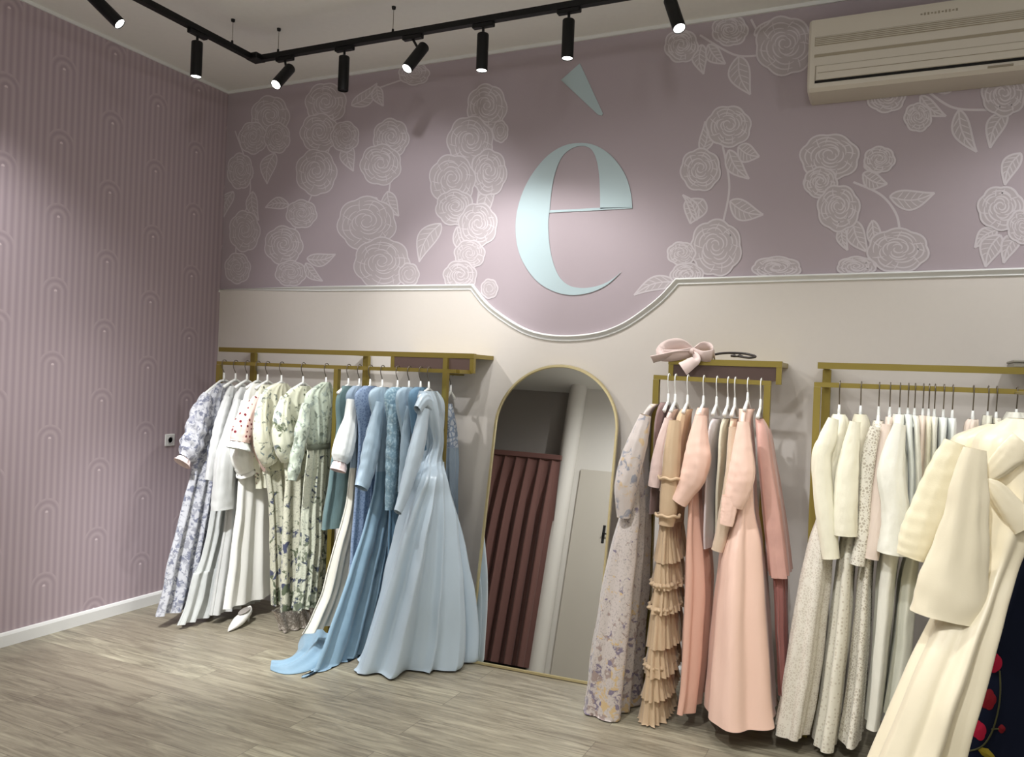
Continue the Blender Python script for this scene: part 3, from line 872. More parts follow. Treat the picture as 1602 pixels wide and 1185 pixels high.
m.tube([c + (-0.03, 0, 0.002), c + (-0.012, 0, 0.004), c, c + (0.012, 0, 0.004), c + (0.03, 0, 0.0)], [0.008, 0.013, 0.006, 0.013, 0.008], 10, flat=0.7); m.build('band_knot', M_dk, t, smooth=True)
x0 = bp(1584, 570, -0.22)[0]
t = thing('storage_box', (x0, -0.15, ST), 'grey box on the shelf rail at the far end of the cream dress rack', 'box')
M_bx = plain('grey_card', (150, 146, 136), 0.7)
MB().rbox((x0, -0.262, ST), (x0 + 0.3, -0.03, ST + 0.02), 0.003).build('box_body', M_bx, t)
MB().rbox((x0 - 0.003, -0.265, ST + 0.0205), (x0 + 0.303, -0.027, ST + 0.032), 0.003).build('box_lid', M_bx, t)

# ------------------------------------------------------------------ hangers
LAST = []
def hanger(x, y0, zb, label, group, half=0.10, drop=0.05, neck=0.075, tilt=0.0, mat=None, hooklen=None):
    """y0: position of the bar; hanger arms run towards and away from the wall"""
    t = thing('clothes_hanger', (x, y0, zb - neck), label, 'hanger', group)
    LAST[:] = [t, x]
    zt = zb + 0.0145
    rr = 0.021
    arc = [(x, y0 + rr * math.cos(a), zt - 0.004 + 0.006 * 0 + rr * math.sin(a) - rr + 0.010) for a in np.linspace(-0.5, PI, 12)]
    arc += [(x, y0 - rr, zt - 0.04), (x, y0 - 0.004, zb - neck * 0.72), (x, y0, zb - neck)]
    MB().tube(smooth_path(arc, 26), 0.0026, 8).build('hook', mat or M_chrome, t, smooth=True)
    z = zb - neck
    m = MB()
    pts = []
    for s in np.linspace(-1, 1, 33):
        a = abs(s)
        zz = z - 0.030 - drop * (a ** 1.15)
        if a < 0.12: zz = z - 0.030 - drop * (0.12 ** 1.15)
        pts.append((x + tilt * s * half, y0 + s * half, zz))
    m.tube(pts, [0.0065 + 0.003 * abs(s) for s in np.linspace(-1, 1, 33)], 10, flat=1.2)
    m.tube([(x, y0, z + 0.012), (x, y0, z - 0.02), (x, y0, z - 0.045)], [0.005, 0.007, 0.009], 10)
    m.build('hanger_body', M_hanger, t, smooth=True)
    return t

# ------------------------------------------------------------------ garments
def unit_ellipse(n, p=2.25):
    a = np.linspace(-PI / 2, 1.5 * PI, 721)
    return a, p
def ring(cx, cy, z, ax, ay, N, amp, fold, p=2.25, drop=0.0, al=0.0):
    """closed footprint at height z, resampled evenly along its outline; folds push it along its normal"""
    a = np.linspace(-PI / 2, 1.5 * PI, 721)
    ca, sa = np.cos(a), np.sin(a)
    X = ax * np.sign(ca) * np.abs(ca) ** (2 / p); Y = ay * np.sign(sa) * np.abs(sa) ** (2 / p)
    s = np.r_[0, np.cumsum(np.hypot(np.diff(X), np.diff(Y)))]
    t = np.linspace(0, s[-1], N + 1)[:-1]
    x = np.interp(t, s, X); y = np.interp(t, s, Y)
    dx = np.roll(x, -1) - np.roll(x, 1); dy = np.roll(y, -1) - np.roll(y, 1)
    l = np.hypot(dx, dy) + 1e-9
    nx, ny = dy / l, -dx / l
    u = np.arange(N) / N
    f = fold(u) * amp
    x = x + nx * f; y = y + ny * f
    ca, sa = math.cos(al), math.sin(al)
    return [(cx + x[i] * ca - y[i] * sa, cy + x[i] * sa + y[i] * ca, z + drop * f[i]) for i in range(N)]

def make_fold(seed, n, sharp=0.6):
    R = random.Random(seed)
    n2 = n + R.choice((-3, -2, 3, 4)); n3 = max(3, n // 2)
    p = [R.uniform(0, 2 * PI) for _ in range(6)]
    def fold(u, t=0.0):
        w = u + 0.018 * np.sin(2 * PI * 2 * u + p[3]) + 0.012 * np.sin(2 * PI * 5 * u + p[4])
        c = np.cos(2 * PI * n * w + p[0] + 0.5 * t)
        s1 = 1 - 2 * np.abs(np.sin((2 * PI * n * w + p[0] + 0.5 * t) / 2)) ** 1.0
        return (1 - sharp) * c * 0.6 + sharp * s1 * 0.75 + 0.35 * np.cos(2 * PI * n2 * u + p[1] - 0.6 * t) + 0.25 * np.cos(2 * PI * n3 * u + p[2])
    return fold

def hdir(p):
    v = np.array((p[0] - CAM[0], p[1] - CAM[1])); return v / np.linalg.norm(v)

def solve_row(mode, plane, py, L, R, t, hem=False, al=0.0):
    """footprint whose outline spans the photo columns L..R at row py; plane: a number (x for side, y for front) or an anchor (x, y)"""
    mid = (L + R) / 2
    if isinstance(plane, tuple):
        v0 = hdir(plane); r = ray(mid, py)
        k = ((plane[0] - CAM[0]) * v0[0] + (plane[1] - CAM[1]) * v0[1]) / (r[0] * v0[0] + r[1] * v0[1])
        c = CAM + k * r
    else:
        c = at(mid, py, 0 if mode == 'side' else 1, plane)
    v = hdir(c)
    d = depth_of(c)
    hd = math.hypot(c[0] - CAM[0], c[1] - CAM[1])
    W = (R - L) / 2 * (d / F) * (d / hd)
    a = math.radians(al)
    ex = (math.cos(a), math.sin(a)); ey = (-math.sin(a), math.cos(a))
    wx = abs(-v[1] * ex[0] + v[0] * ex[1]); wy = abs(-v[1] * ey[0] + v[0] * ey[1])
    if mode == 'side':
        ax = t; ay = math.sqrt(max(W * W - (ax * wx) ** 2, 0.02 ** 2)) / wy
    else:
        ay = t; ax = math.sqrt(max(W * W - (ay * wy) ** 2, 0.016 ** 2)) / wx
    lim = -0.055
    if c[1] + ay > lim and mode == 'side' and not al:          # keep clear of the wall, same near edge
        near = c[1] - ay
        c[1] = (near + lim) / 2; ay = max(0.02, (lim - near) / 2)
    z = c[2]
    if hem:
        h = math.hypot(ax * (v[0] * ex[0] + v[1] * ex[1]), ay * (v[0] * ey[0] + v[1] * ey[1])) * 0.97
        r = ray(mid, py); rh = math.hypot(r[0], r[1])
        z = CAM[2] + r[2] / rh * (hd - h)
    return [c[0], c[1], z, ax, ay]

def loft(mode, plane, rows, N=120, steps=7, seed=1, folds=11, sharp=0.6, zmin=0.006, hem=True, wr=0.0015):
    """rows: (py, left, right, half thickness, fold amplitude[, plane])"""
    data = []
    for i, r in enumerate(rows):
        pl_ = r[5] if len(r) > 5 and r[5] is not None else plane
        al = r[6] if len(r) > 6 and r[6] is not None else 0.0
        q = solve_row(mode, pl_, r[0], r[1], r[2], r[3], hem and i == len(rows) - 1, al)
        data.append(q + [r[4], math.radians(al)])
    D = np.array(data)
    if mode == 'side' and hem and abs(D[0, 1] - BARY) < 0.1:
        D[0, 1] = BARY; D[0, 3] = max(D[0, 3], 0.022); D[0, 4] = max(D[0, 4], 0.03)
    for i in range(1, len(D)):
        if D[i, 2] > D[i - 1, 2] - 0.004: D[i, 2] = D[i - 1, 2] - 0.004
    S = smooth_path(D, (len(D) - 1) * steps + 1)
    S[:, 3] = np.maximum(S[:, 3], 0.012); S[:, 4] = np.maximum(S[:, 4], 0.012); S[:, 5] = np.maximum(S[:, 5], 0)
    fold = make_fold(seed, folds, sharp)
    out = []
    for k, q in enumerate(S):
        tt = k / (len(S) - 1)
        q5 = min(q[5], 0.6 * min(q[3], q[4]) + 0.003)
        rg = ring(q[0], q[1], max(q[2], zmin), q[3], q[4], N, q5, lambda u: fold(u, tt), al=q[6])
        o = []
        for (x, y, z) in rg:
            nz = noise.noise(Vector((x * 11 + seed, y * 11, z * 6)))
            o.append((x + wr * 3 * nz, y + wr * 3 * nz, max(z, zmin)))
        out.append(o)
    return out

def tube_sleeve(pts, rad, seed=1, N=40, K=40, gath=0.0, ruche=0.0, ngath=9, nruche=9, flat=1.0, sref=(0.6, -0.75, 0.3)):
    """sleeve: path of 3d points, radii; lengthwise gathers and crosswise rucks"""
    R = random.Random(seed)
    Pq = smooth_path(np.c_[np.array(pts), np.array(rad)], K)
    rows = []; s = None; ph = R.uniform(0, 6)
    for i in range(K):
        p = Pq[i, :3]; r = Pq[i, 3]
        d = Pq[min(i + 1, K - 1), :3] - Pq[max(i - 1, 0), :3]; d /= np.linalg.norm(d) + 1e-9
        if s is None: s = np.cross(d, np.array(sref)); s /= np.linalg.norm(s)
        s = s - d * (s @ d); s /= np.linalg.norm(s); u = np.cross(s, d)
        t = i / (K - 1)
        row = []
        for j in range(N):
            a = 2 * PI * j / N
            k = 1 + gath * (math.cos(ngath * a + ph) * 0.6 + 0.4 * math.cos((ngath + 4) * a + 2 * ph)) * math.sin(PI * min(1, 0.12 + t)) + ruche * math.sin(2 * PI * nruche * t + 1.2 * math.sin(2 * a + ph)) + 0.07 * noise.noise(Vector((1.6 * math.cos(a), 1.6 * math.sin(a), t * 5 + seed))) + 0.035 * noise.noise(Vector((4 * math.cos(a), 4 * math.sin(a), t * 13 + seed)))
            row.append(p + (s * math.cos(a) + u * math.sin(a) * flat) * r * k)
        rows.append(row)
    return rows

HOOKX = {}
def garment(name, label, cat, group, mode, plane, rows, mats, waist=None, sleeves=(), folds=11, sharp=0.6, seed=None, N=120, parts=('bodice', 'skirt'), hem=True, wr=0.0015, cap=None):
    seed = seed if seed is not None else abs(hash(label)) % 1000
    seed = sum(ord(ch) for ch in label) % 997
    rows = [tuple(r) + (None,) * (7 - len(r)) for r in rows]
    if mode == 'front' and -0.53 < plane < -0.30 and rows[0][0] > 600:
        # the neck and shoulders hang on the bar's line; the body swings to its own plane lower down
        k = [BARY, BARY, (BARY + plane) / 2]
        rows = [r[:5] + ((k[i] if (i < 3 and r[5] is None) else r[5]), r[6]) for i, r in enumerate(rows)]
        q = at((rows[0][1] + rows[0][2]) / 2, rows[0][0], 1, BARY)
        if LAST and abs(q[0] - LAST[1]) < 0.05:
            LAST[0].location.x += q[0] - LAST[1]
    if cap: rows = [(r[0], r[1], r[2], min(r[3], cap), r[4], *r[5:]) for r in rows]
    rg = loft(mode, plane, rows, N=N, seed=seed, folds=folds, sharp=sharp, hem=hem, wr=wr)
    last = np.array(rg[-1]); first = np.array(rg[0])
    base = last.mean(axis=0); base[2] = last[:, 2].min()
    t = thing(name, base, label, cat, group)
    mats = mats if isinstance(mats, (list, tuple)) else [mats, mats]
    def add(nm, rr, mt):
        m = MB(); m.grid(rr, close=True)
        return m.build(nm, mt, t, smooth=True)
    if waist is None:
        body = add(parts[0], rg, mats[0])
    else:
        k = waist * 7
        body = add(parts[0], rg[:k + 1], mats[0])
        add(parts[1], rg[k:], mats[1])
    for sv in sleeves:
        off = sv.get('off', 0.03)
        if mode == 'side': off = min(off, 0.022)
        P, Rr = [], []
        for q in sv['path']:
            px, py, rp = q[:3]
            o = q[3] if len(q) > 3 else off
            c = at(px, py, 0, plane + o) if mode == 'side' else at(px, py, 1, plane - o)
            P.append(c); Rr.append(rp * depth_of(c) / F * (1.12 if mode == 'side' else 1.0))
        rr = tube_sleeve(P, Rr, seed=seed + len(P), gath=sv.get('gath', 0.06), ruche=sv.get('ruche', 0.008), nruche=sv.get('nr', 9), ngath=sv.get('ng', 8), flat=sv.get('flat', 0.62 if mode == 'side' else 0.9), sref=(1.0, 0.05, 0.0) if mode == 'side' else (0.05, 1.0, 0.0))
        m = MB(); m.grid(rr, close=True)
        so = m.build(sv.get('name', 'sleeve'), sv.get('mat', mats[0]), t, smooth=True)
        if 'cuff' in sv:
            cm, cl = sv['cuff']
            d = P[-1] - P[-2]; d /= np.linalg.norm(d)
            r1 = Rr[-1]
            rr = tube_sleeve([P[-1], P[-1] + d * cl * 0.5, P[-1] + d * cl], [r1 * 0.85, r1 * 1.0, r1 * sv.get('flare', 1.25)], seed=seed, N=36, K=10, gath=0.14, ngath=9, flat=0.65, sref=(1.0, 0.05, 0.0))
            m = MB(); m.grid(rr, close=True); m.build('cuff', cm, so, smooth=True)
    return t
def belt(t, mode, plane, py, L, R, th, hgt, mt, name='belt'):
    rows = [(py - hgt / 2, L, R, th, 0.0), (py, L - 1, R + 1, th + 0.004, 0.0), (py + hgt / 2, L, R, th, 0.0)]
    rg = loft(mode, plane, rows, N=60, steps=3, hem=False, wr=0)
    m = MB(); m.grid(rg, close=True)
    return m.build(name, mt, t, smooth=True)
def barx(px, py=600):
    return at(px, py, 1, BARY)[0]
# ------------------------------------------------------------------ fabrics
F_blueflor = fabric('blue_grey_floral_cotton', (194, 196, 202), 0.75, pat=('blotch', (120, 124, 142), (150, 152, 162), 34, 0.50))
F_sheer = fabric('pale_grey_tulle', (206, 210, 208), 0.6, 0.35, alpha=0.86, wrinkle=0.1)
F_sheer2 = fabric('grey_white_chiffon', (202, 204, 202), 0.6, 0.35, wrinkle=0.2)
F_ivory = fabric('ivory_satin', (244, 244, 238), 0.36, 0.2, spec=0.5, wrinkle=0.18, wscale=5)
F_white = fabric('white_cotton', (234, 238, 234), 0.65, wrinkle=0.3)
F_dots = fabric('pink_red_dotted_cotton', (234, 204, 196), 0.7, pat=('dots', (112, 28, 40), 30, 0.26))
F_vine = fabric('cream_vine_print', (228, 228, 208), 0.7, pat=('floral', (92, 96, 78), (150, 120, 108), 34, 0.26))
F_creamfl = fabric('cream_small_floral', (222, 222, 200), 0.7, pat=('blotch', (104, 112, 104), (138, 152, 150), 24, 0.575))
F_greenfl = fabric('cream_green_floral', (222, 224, 202), 0.7, pat=('blotch', (88, 98, 74), (122, 132, 132), 20, 0.565))
F_skirtfl = fabric('cream_border_floral', (208, 208, 188), 0.7, pat=('border', (74, 80, 104), (96, 106, 84), 20, 0.13, 0.1, 0.95))
F_skirtf2 = fabric('sage_border_floral', (192, 196, 178), 0.7, pat=('border', (68, 76, 88), (104, 112, 94), 24, 0.14, 0.05, 1.1))
F_sage = fabric('sage_floral_cotton', (184, 194, 178), 0.7, pat=('blotch', (124, 134, 122), (146, 158, 150), 30, 0.54))
F_belt = fabric('dark_sage_ribbon', (112, 118, 104), 0.6)
F_bead = fabric('taupe_sequin_hem', (152, 142, 132), 0.4, pat=('speckle', (214, 206, 196), 90, 0.56))
F_teal = fabric('dull_teal_cotton', (104, 128, 130), 0.7)
F_wblouse = fabric('white_voile', (232, 236, 234), 0.65, wrinkle=0.35)
F_pinkcuff = fabric('pale_pink_frill', (236, 216, 212), 0.7)
F_creamtul = fabric('cream_grey_tulle', (206, 204, 192), 0.6, 0.4, wrinkle=0.15)
F_greyblue = fabric('grey_blue_cotton', (146, 164, 182), 0.7)
F_perilace = fabric('periwinkle_lace', (142, 162, 190), 0.6, pat=('lace', (116, 136, 168), 60, 0.16))
F_ltblue = fabric('light_blue_taffeta', (168, 190, 206), 0.45, 0.25, spec=0.45, wrinkle=0.4)
F_bluetul = fabric('blue_tulle', (136, 166, 186), 0.55, 0.4, alpha=0.90, wrinkle=0.12)
F_bluedp = fabric('deep_blue_chiffon', (110, 144, 170), 0.6, 0.3, wrinkle=0.2)
F_glit = fabric('blue_sequin_net', (140, 172, 190), 0.4, 0.2, spec=0.6, pat=('speckle', (184, 210, 222), 75, 0.55))
F_bluesat = fabric('powder_blue_satin', (192, 209, 222), 0.33, 0.2, spec=0.5, wrinkle=0.14, wscale=5)
F_stripe = fabric('blue_grey_stripe', (140, 156, 180), 0.65, pat=('lace', (196, 204, 214), 30, 0.12))
F_mauvefl = fabric('mauve_grey_embroidered_tulle', (206, 196, 190), 0.7, 0.3, pat=('border', (134, 124, 142), (166, 148, 142), 34, 0.13, -0.05, 0.72, (210, 184, 140)))
F_mauvefl2 = fabric('mauve_sleeve_embroidery', (204, 194, 188), 0.7, 0.3, pat=('blotch', (150, 152, 162), (206, 182, 148), 20, 0.565))
F_taupe = fabric('dusky_taupe_cotton', (142, 118, 114), 0.75)
F_pinksh = fabric('pale_pink_chiffon', (226, 202, 194), 0.6, 0.3)
F_tan = fabric('tan_pleated_tulle', (204, 178, 146), 0.65, 0.35, wrinkle=0.2)
F_tanin = fabric('tan_underskirt', (178, 146, 122), 0.7, 0.2)
F_peach = fabric('peach_satin', (242, 206, 188), 0.34, 0.2, spec=0.5, wrinkle=0.22, wscale=6)
F_peachd = fabric('rose_satin', (226, 180, 160), 0.36, 0.2, spec=0.5, wrinkle=0.22, wscale=6)
F_lilac = fabric('pale_lilac_knit', (218, 208, 208), 0.75)
F_greige = fabric('pale_green_beige_linen', (206, 200, 178), 0.75)
F_beige = fabric('beige_linen', (214, 192, 168), 0.75)
F_rose = fabric('dusty_rose_tulle', (204, 160, 148), 0.65, 0.35, alpha=0.93, wrinkle=0.12)
F_rosed = fabric('deep_rose_lining', (150, 100, 94), 0.7)
F_cream = fabric('cream_wool_crepe', (232, 228, 206), 0.65)
F_cream2 = fabric('warm_cream_lining', (222, 204, 168), 0.7)
F_lace1 = fabric('cream_fine_lace', (222, 217, 204), 0.7, pat=('lace', (204, 196, 182), 90, 0.14))
F_lace2 = fabric('ivory_guipure_lace', (228, 224, 210), 0.7, pat=('lace', (186, 177, 160), 78, 0.17))
F_lace3 = fabric('ivory_dotted_lace', (228, 224, 208), 0.7, pat=('dots', (206, 198, 180), 60, 0.3))
F_pinkcr = fabric('pinkish_cream_crepe', (230, 214, 200), 0.65)
F_mint = fabric('mint_white_cotton', (232, 231, 218), 0.65)
F_mint2 = fabric('pale_mint_chiffon', (224, 224, 208), 0.6, 0.3)
F_creamsat = fabric('cream_satin', (238, 230, 200), 0.36, 0.2, spec=0.5, wrinkle=0.35, wscale=6)
F_creamsat2 = fabric('warm_ivory_satin', (242, 232, 204), 0.34, 0.2, spec=0.5, wrinkle=0.22, wscale=5)
F_navy = fabric('navy_velvet', (14, 22, 44), 0.8, 0.5, spec=0.15, wrinkle=0.1)

FL, BL, PK, CR = 'floral and white dresses on the long rack', 'blue dresses on the long rack', 'pink dresses on the short rack', 'cream dresses on the rack under the air conditioner'
HF, HB, HP, HC = 'white hangers of the floral and white dresses', 'white hangers of the blue dresses', 'white hangers of the pink dresses', 'white hangers of the cream dresses'

# ================================================================== rack in the corner: white and floral dresses
xb = barx(350)
hanger(xb, BARY, BZ, 'white hanger nearest the corner, holding the blue-grey floral dress', HF, 0.2, 0.13)
garment('dress', 'blue-grey floral dress with puffed sleeve, nearest the striped wall', 'dress', FL, 'side', xb,
        [(600, 338, 360, .02, 0), (622, 318, 372, .03, .003), (655, 308, 376, .045, .006), (700, 304, 374, .045, .01), (745, 298, 372, .04, .01), (800, 284, 372, .05, .014), (860, 268, 368, .055, .018), (915, 256, 365, .06, .022), (962, 246, 362, .065, .026)],
        [F_blueflor, F_blueflor], waist=4, folds=13, cap=0.032,
        sleeves=[dict(path=[(325, 618, 8), (314, 645, 15), (306, 675, 17), (298, 702, 18), (289, 718, 12)], off=0.05, gath=.06, ruche=.10, nr=5, cuff=(F_pinkcuff, .035))])
xb = barx(368)
hanger(xb, BARY, BZ, 'second white hanger from the corner, above the grey tulle dress', HF)
garment('dress', 'sheer pale grey tulle dress with long sleeve and ruffled hem', 'dress', FL, 'side', xb,
        [(604, 362, 382, .02, 0), (622, 350, 394, .028, .003), (660, 344, 396, .03, .005), (720, 340, 398, .028, .008), (780, 332, 398, .03, .012), (840, 320, 395, .036, .015), (885, 306, 392, .04, .017), (888, 302, 393, .044, .024), (930, 291, 392, .05, .028), (976, 277, 388, .055, .03)],
        [F_sheer2, F_sheer], waist=3, folds=14, cap=0.028, sharp=.7,
        sleeves=[dict(path=[(358, 622, 8), (347, 660, 11), (338, 705, 11), (328, 752, 8)], off=0.045, gath=.05, ruche=.03)])
xb = barx(386)
hanger(xb, BARY, BZ, 'third white hanger from the corner, above the chiffon dress', HF)
garment('dress', 'grey-white chiffon dress with wide bell sleeve, behind the ivory satin skirt', 'dress', FL, 'side', xb,
        [(606, 378, 400, .018, 0), (626, 366, 408, .028, .003), (680, 360, 410, .03, .006), (740, 358, 410, .03, .01), (820, 352, 410, .032, .012), (900, 340, 408, .036, .016), (962, 330, 406, .04, .02)],
        [F_sheer2, F_sheer2], waist=3, folds=12, cap=0.028,
        sleeves=[dict(path=[(374, 626, 8), (364, 670, 13), (354, 715, 17), (350, 760, 18), (349, 796, 20)], off=0.045, gath=.10, ruche=.01)])
xb = barx(403)
hanger(xb, BARY, BZ, 'white hanger carrying the long ivory satin gown', HF)
garment('gown', 'long plain ivory satin gown with short puffed sleeve', 'gown', FL, 'side', xb,
        [(600, 394, 416, .018, 0), (620, 382, 424, .03, .003), (670, 376, 428, .035, .005), (730, 374, 428, .033, .006), (790, 369, 430, .036, .012), (850, 361, 434, .042, .018), (905, 354, 438, .05, .022), (952, 348, 442, .058, .026)],
        [F_ivory, F_ivory], waist=3, folds=7, cap=0.028, sharp=.3,
        sleeves=[dict(path=[(386, 628, 9), (380, 670, 15), (381, 705, 22), (388, 733, 20)], off=0.05, gath=.10, ruche=.02, cuff=(F_ivory, .03), flare=1.05)])
xb = barx(418)
hanger(xb, BARY, BZ, 'white hanger above the red-dotted sleeves', HF)
garment('blouse', 'cream vine-print blouse with pale pink sleeves dotted dark red', 'blouse', FL, 'side', xb,
        [(602, 408, 430, .018, 0), (622, 398, 436, .026, .003), (670, 394, 440, .028, .005), (720, 396, 440, .028, .007), (765, 400, 440, .028, .009)],
        [F_vine], waist=None, folds=9, cap=0.027,
        sleeves=[dict(path=[(402, 624, 8), (392, 645, 13), (381, 668, 18), (376, 692, 17)], off=0.065, mat=F_dots, gath=.07, cuff=(F_white, .045)),
                 dict(path=[(400, 640, 6), (399, 680, 9), (408, 712, 9), (416, 735, 6)], off=0.075, mat=F_dots, gath=.05)])
xb = barx(440)
hanger(xb, BARY, BZ, 'white hanger of the cream dress just left of the tall bare hanger neck', HF)
garment('dress', 'cream dress with small dark flowers and ballooned sleeve', 'dress', FL, 'side', xb,
        [(600, 430, 448, .018, 0), (614, 412, 460, .026, .003), (650, 406, 466, .034, .005), (700, 408, 466, .034, .007), (735, 416, 464, .03, .008), (800, 422, 464, .032, .012), (870, 424, 466, .036, .016), (948, 426, 468, .042, .02)],
        [F_creamfl, F_skirtfl], waist=4, folds=10, cap=0.036,
        sleeves=[dict(path=[(414, 618, 8), (409, 655, 13), (414, 695, 18), (424, 722, 15)], off=0.045, mat=F_creamfl, gath=.07)])
xb = barx(474)
hanger(xb, BARY, BZ, 'white hanger with its pointed neck standing clear above the green-flowered dress', HF)
garment('dress', 'cream dress with large green flowers and dark sequin hem', 'dress', FL, 'side', xb,
        [(604, 462, 484, .018, 0), (622, 444, 500, .028, .003), (660, 442, 506, .034, .006), (700, 444, 506, .032, .008), (740, 446, 504, .03, .01), (800, 444, 502, .034, .014), (870, 442, 500, .038, .018), (930, 441, 500, .04, .02), (962, 441, 500, .042, .02)],
        [F_greenfl, F_skirtfl], waist=4, folds=10, cap=0.05,
        sleeves=[dict(path=[(447, 622, 9), (441, 655, 15), (444, 690, 19), (452, 716, 15)], off=0.05, mat=F_greenfl, gath=.08)])
_t = bpy.data.objects[-1] if False else None
xb2 = xb
rg = loft('side', xb2 - 0.0, [(945, 440, 500, .058, .018), (972, 440, 499, .06, .018), (998, 440, 496, .06, .02)], N=90, steps=5, seed=5, folds=9)
m = MB(); m.grid(rg, close=True)
for o in bpy.data.objects:
    if o.parent is None and o.get('label', '').startswith('cream dress with large green'):
        m.build('sequin_hem', F_bead, o, smooth=True)
xb = barx(510)
hanger(xb, BARY, BZ, 'white hanger of the belted sage dress beside the rack post', HF)
t_sage = garment('dress', 'sage floral dress with gathered waist ribbon, beside the middle rack post', 'dress', FL, 'side', xb,
        [(598, 502, 514, .015, 0), (612, 484, 523, .028, .003), (625, 477, 526, .04, .004), (660, 477, 527, .05, .006), (688, 479, 522, .046, .008), (699, 483, 517, .036, .008), (725, 480, 516, .038, .012), (800, 474, 514, .045, .016), (870, 470, 510, .05, .018), (955, 460, 506, .055, .022)],
        [F_sage, F_skirtf2], waist=5, folds=10, cap=0.05,
        sleeves=[dict(path=[(480, 632, 8), (474, 665, 12), (467, 700, 11), (461, 730, 11), (457, 752, 8)], off=0.06, mat=F_sage, gath=.05, ruche=.08, nr=4)])
belt(t_sage, 'side', xb, 698, 481, 519, .04, 9, F_belt)

# ================================================================== rack in the corner: blue dresses
xb = barx(545)
hanger(xb, BARY, BZ, 'white hanger just right of the middle rack post, above the dull teal dress', HB)
garment('dress', 'dull teal dress mostly hidden behind the white puffed sleeve', 'dress', BL, 'side', xb,
        [(604, 545, 562, .018, 0), (624, 527, 574, .028, .003), (670, 527, 578, .03, .006), (720, 519, 578, .03, .008), (780, 510, 572, .03, .01), (830, 505, 566, .03, .012)],
        [F_teal, F_teal], waist=3, folds=10, cap=0.03)
xb = barx(562)
hanger(xb, BARY, BZ, 'white hanger above the white puff-sleeved dress', HB)
garment('dress', 'dress with white puffed sleeve, pink frilled cuff and long cream tulle skirt', 'dress', BL, 'side', xb,
        [(604, 557, 574, .018, 0), (622, 541, 586, .028, .003), (670, 550, 588, .03, .005), (730, 548, 586, .03, .008), (790, 540, 588, .034, .012), (850, 522, 586, .04, .016), (920, 502, 584, .046, .02), (992, 474, 578, .052, .024)],
        [F_greyblue, F_creamtul], waist=3, folds=12, cap=0.028, sharp=.7,
        sleeves=[dict(path=[(553, 626, 12), (549, 655, 13), (542, 685, 18), (535, 712, 19), (532, 724, 13)], off=0.06, mat=F_wblouse, gath=.09, cuff=(F_pinkcuff, .05), flare=1.15)])
xb = barx(579)
hanger(xb, BARY, BZ, 'white hanger above the periwinkle lace dress', HB)
garment('dress', 'periwinkle lace dress between the white sleeve and the pale blue sleeve', 'dress', BL, 'side', xb,
        [(604, 570, 588, .018, 0), (622, 556, 600, .028, .003), (680, 562, 602, .03, .006), (760, 558, 604, .03, .01), (850, 552, 604, .03, .012), (930, 548, 604, .03, .014)],
        [F_perilace, F_perilace], waist=3, folds=10, cap=0.024)
xb = barx(598)
hanger(xb, BARY, BZ, 'white hanger of the pale blue dress with the long train', HB)
garment('gown', 'blue tulle gown with pale taffeta sleeve and train spread over the floor', 'gown', BL, 'side', xb,
        [(606, 592, 612, .018, 0), (622, 577, 626, .03, .003), (680, 588, 632, .032, .006), (735, 588, 634, .032, .01), (790, 578, 644, .04, .016), (850, 560, 652, .05, .022), (910, 540, 656, .06, .026), (970, 518, 660, .07, .03), (1012, 500, 664, .08, .030), (1030, 486, 664, .085, .030)],
        [F_ltblue, F_bluetul], waist=3, folds=15, cap=0.045, sharp=.6,
        sleeves=[dict(path=[(594, 630, 9), (588, 665, 13), (581, 700, 16), (574, 735, 15), (565, 764, 13)], off=0.06, mat=F_ltblue, gath=.06, ruche=.025, nr=7)])
# train lying on the floor: a sheet with thickness
for o in bpy.data.objects:
    if o.parent is None and o.get('label', '').startswith('blue tulle gown'): tr_p = o
rows = []
ctr = [(505, 1006, 30), (492, 1026, 28), (470, 1040, 24), (446, 1046, 19), (424, 1044, 10)]
S = smooth_path(ctr, 18)
for i, (px, py, w) in enumerate(S):
    d = S[min(i + 1, 17)][:2] - S[max(i - 1, 0)][:2]; d /= np.linalg.norm(d); nn = np.array((-d[1], d[0]))
    row = []
    for k in range(25):
        s = -1 + 2 * k / 24
        q = at(px + nn[0] * s * w * (1.3 if s > 0 else 1), py + nn[1] * s * w * 0.55, 2, 0.0)
        hgt = (0.05 * max(0, 1 - i / 17.0) ** 1.5 + 0.012) * (1 - s * s) + 0.010 * (1 + math.sin(s * 9 + i * .5)) * (1 - abs(s) ** 3)
        row.append((q[0], q[1], 0.004 + hgt))
    rows.append(row)
low = [[(p[0], p[1], 0.002) for p in reversed(r)] for r in rows]
m = MB(); m.grid([a + b for a, b in zip(rows, low)], close=True); m.build('train', F_bluetul, tr_p, smooth=True)
xb = barx(622)
hanger(xb, BARY, BZ, 'white hanger above the sequinned blue sleeve', HB)
garment('dress', 'blue sequin net dress with long glittering sleeve', 'dress', BL, 'side', xb,
        [(606, 616, 634, .018, 0), (622, 602, 648, .028, .003), (690, 610, 646, .03, .006), (770, 610, 648, .03, .01), (860, 608, 652, .03, .012), (950, 606, 656, .03, .014)],
        [F_glit, F_bluedp], waist=3, folds=10, cap=0.03,
        sleeves=[dict(path=[(616, 632, 9), (615, 680, 12), (613, 735, 12), (609, 798, 8)], off=0.055, mat=F_glit, gath=.06, ruche=.06, nr=8)])
xb = barx(640)
hanger(xb, BARY, BZ, 'white hanger above the plain blue blouse with narrow sleeve', HB)
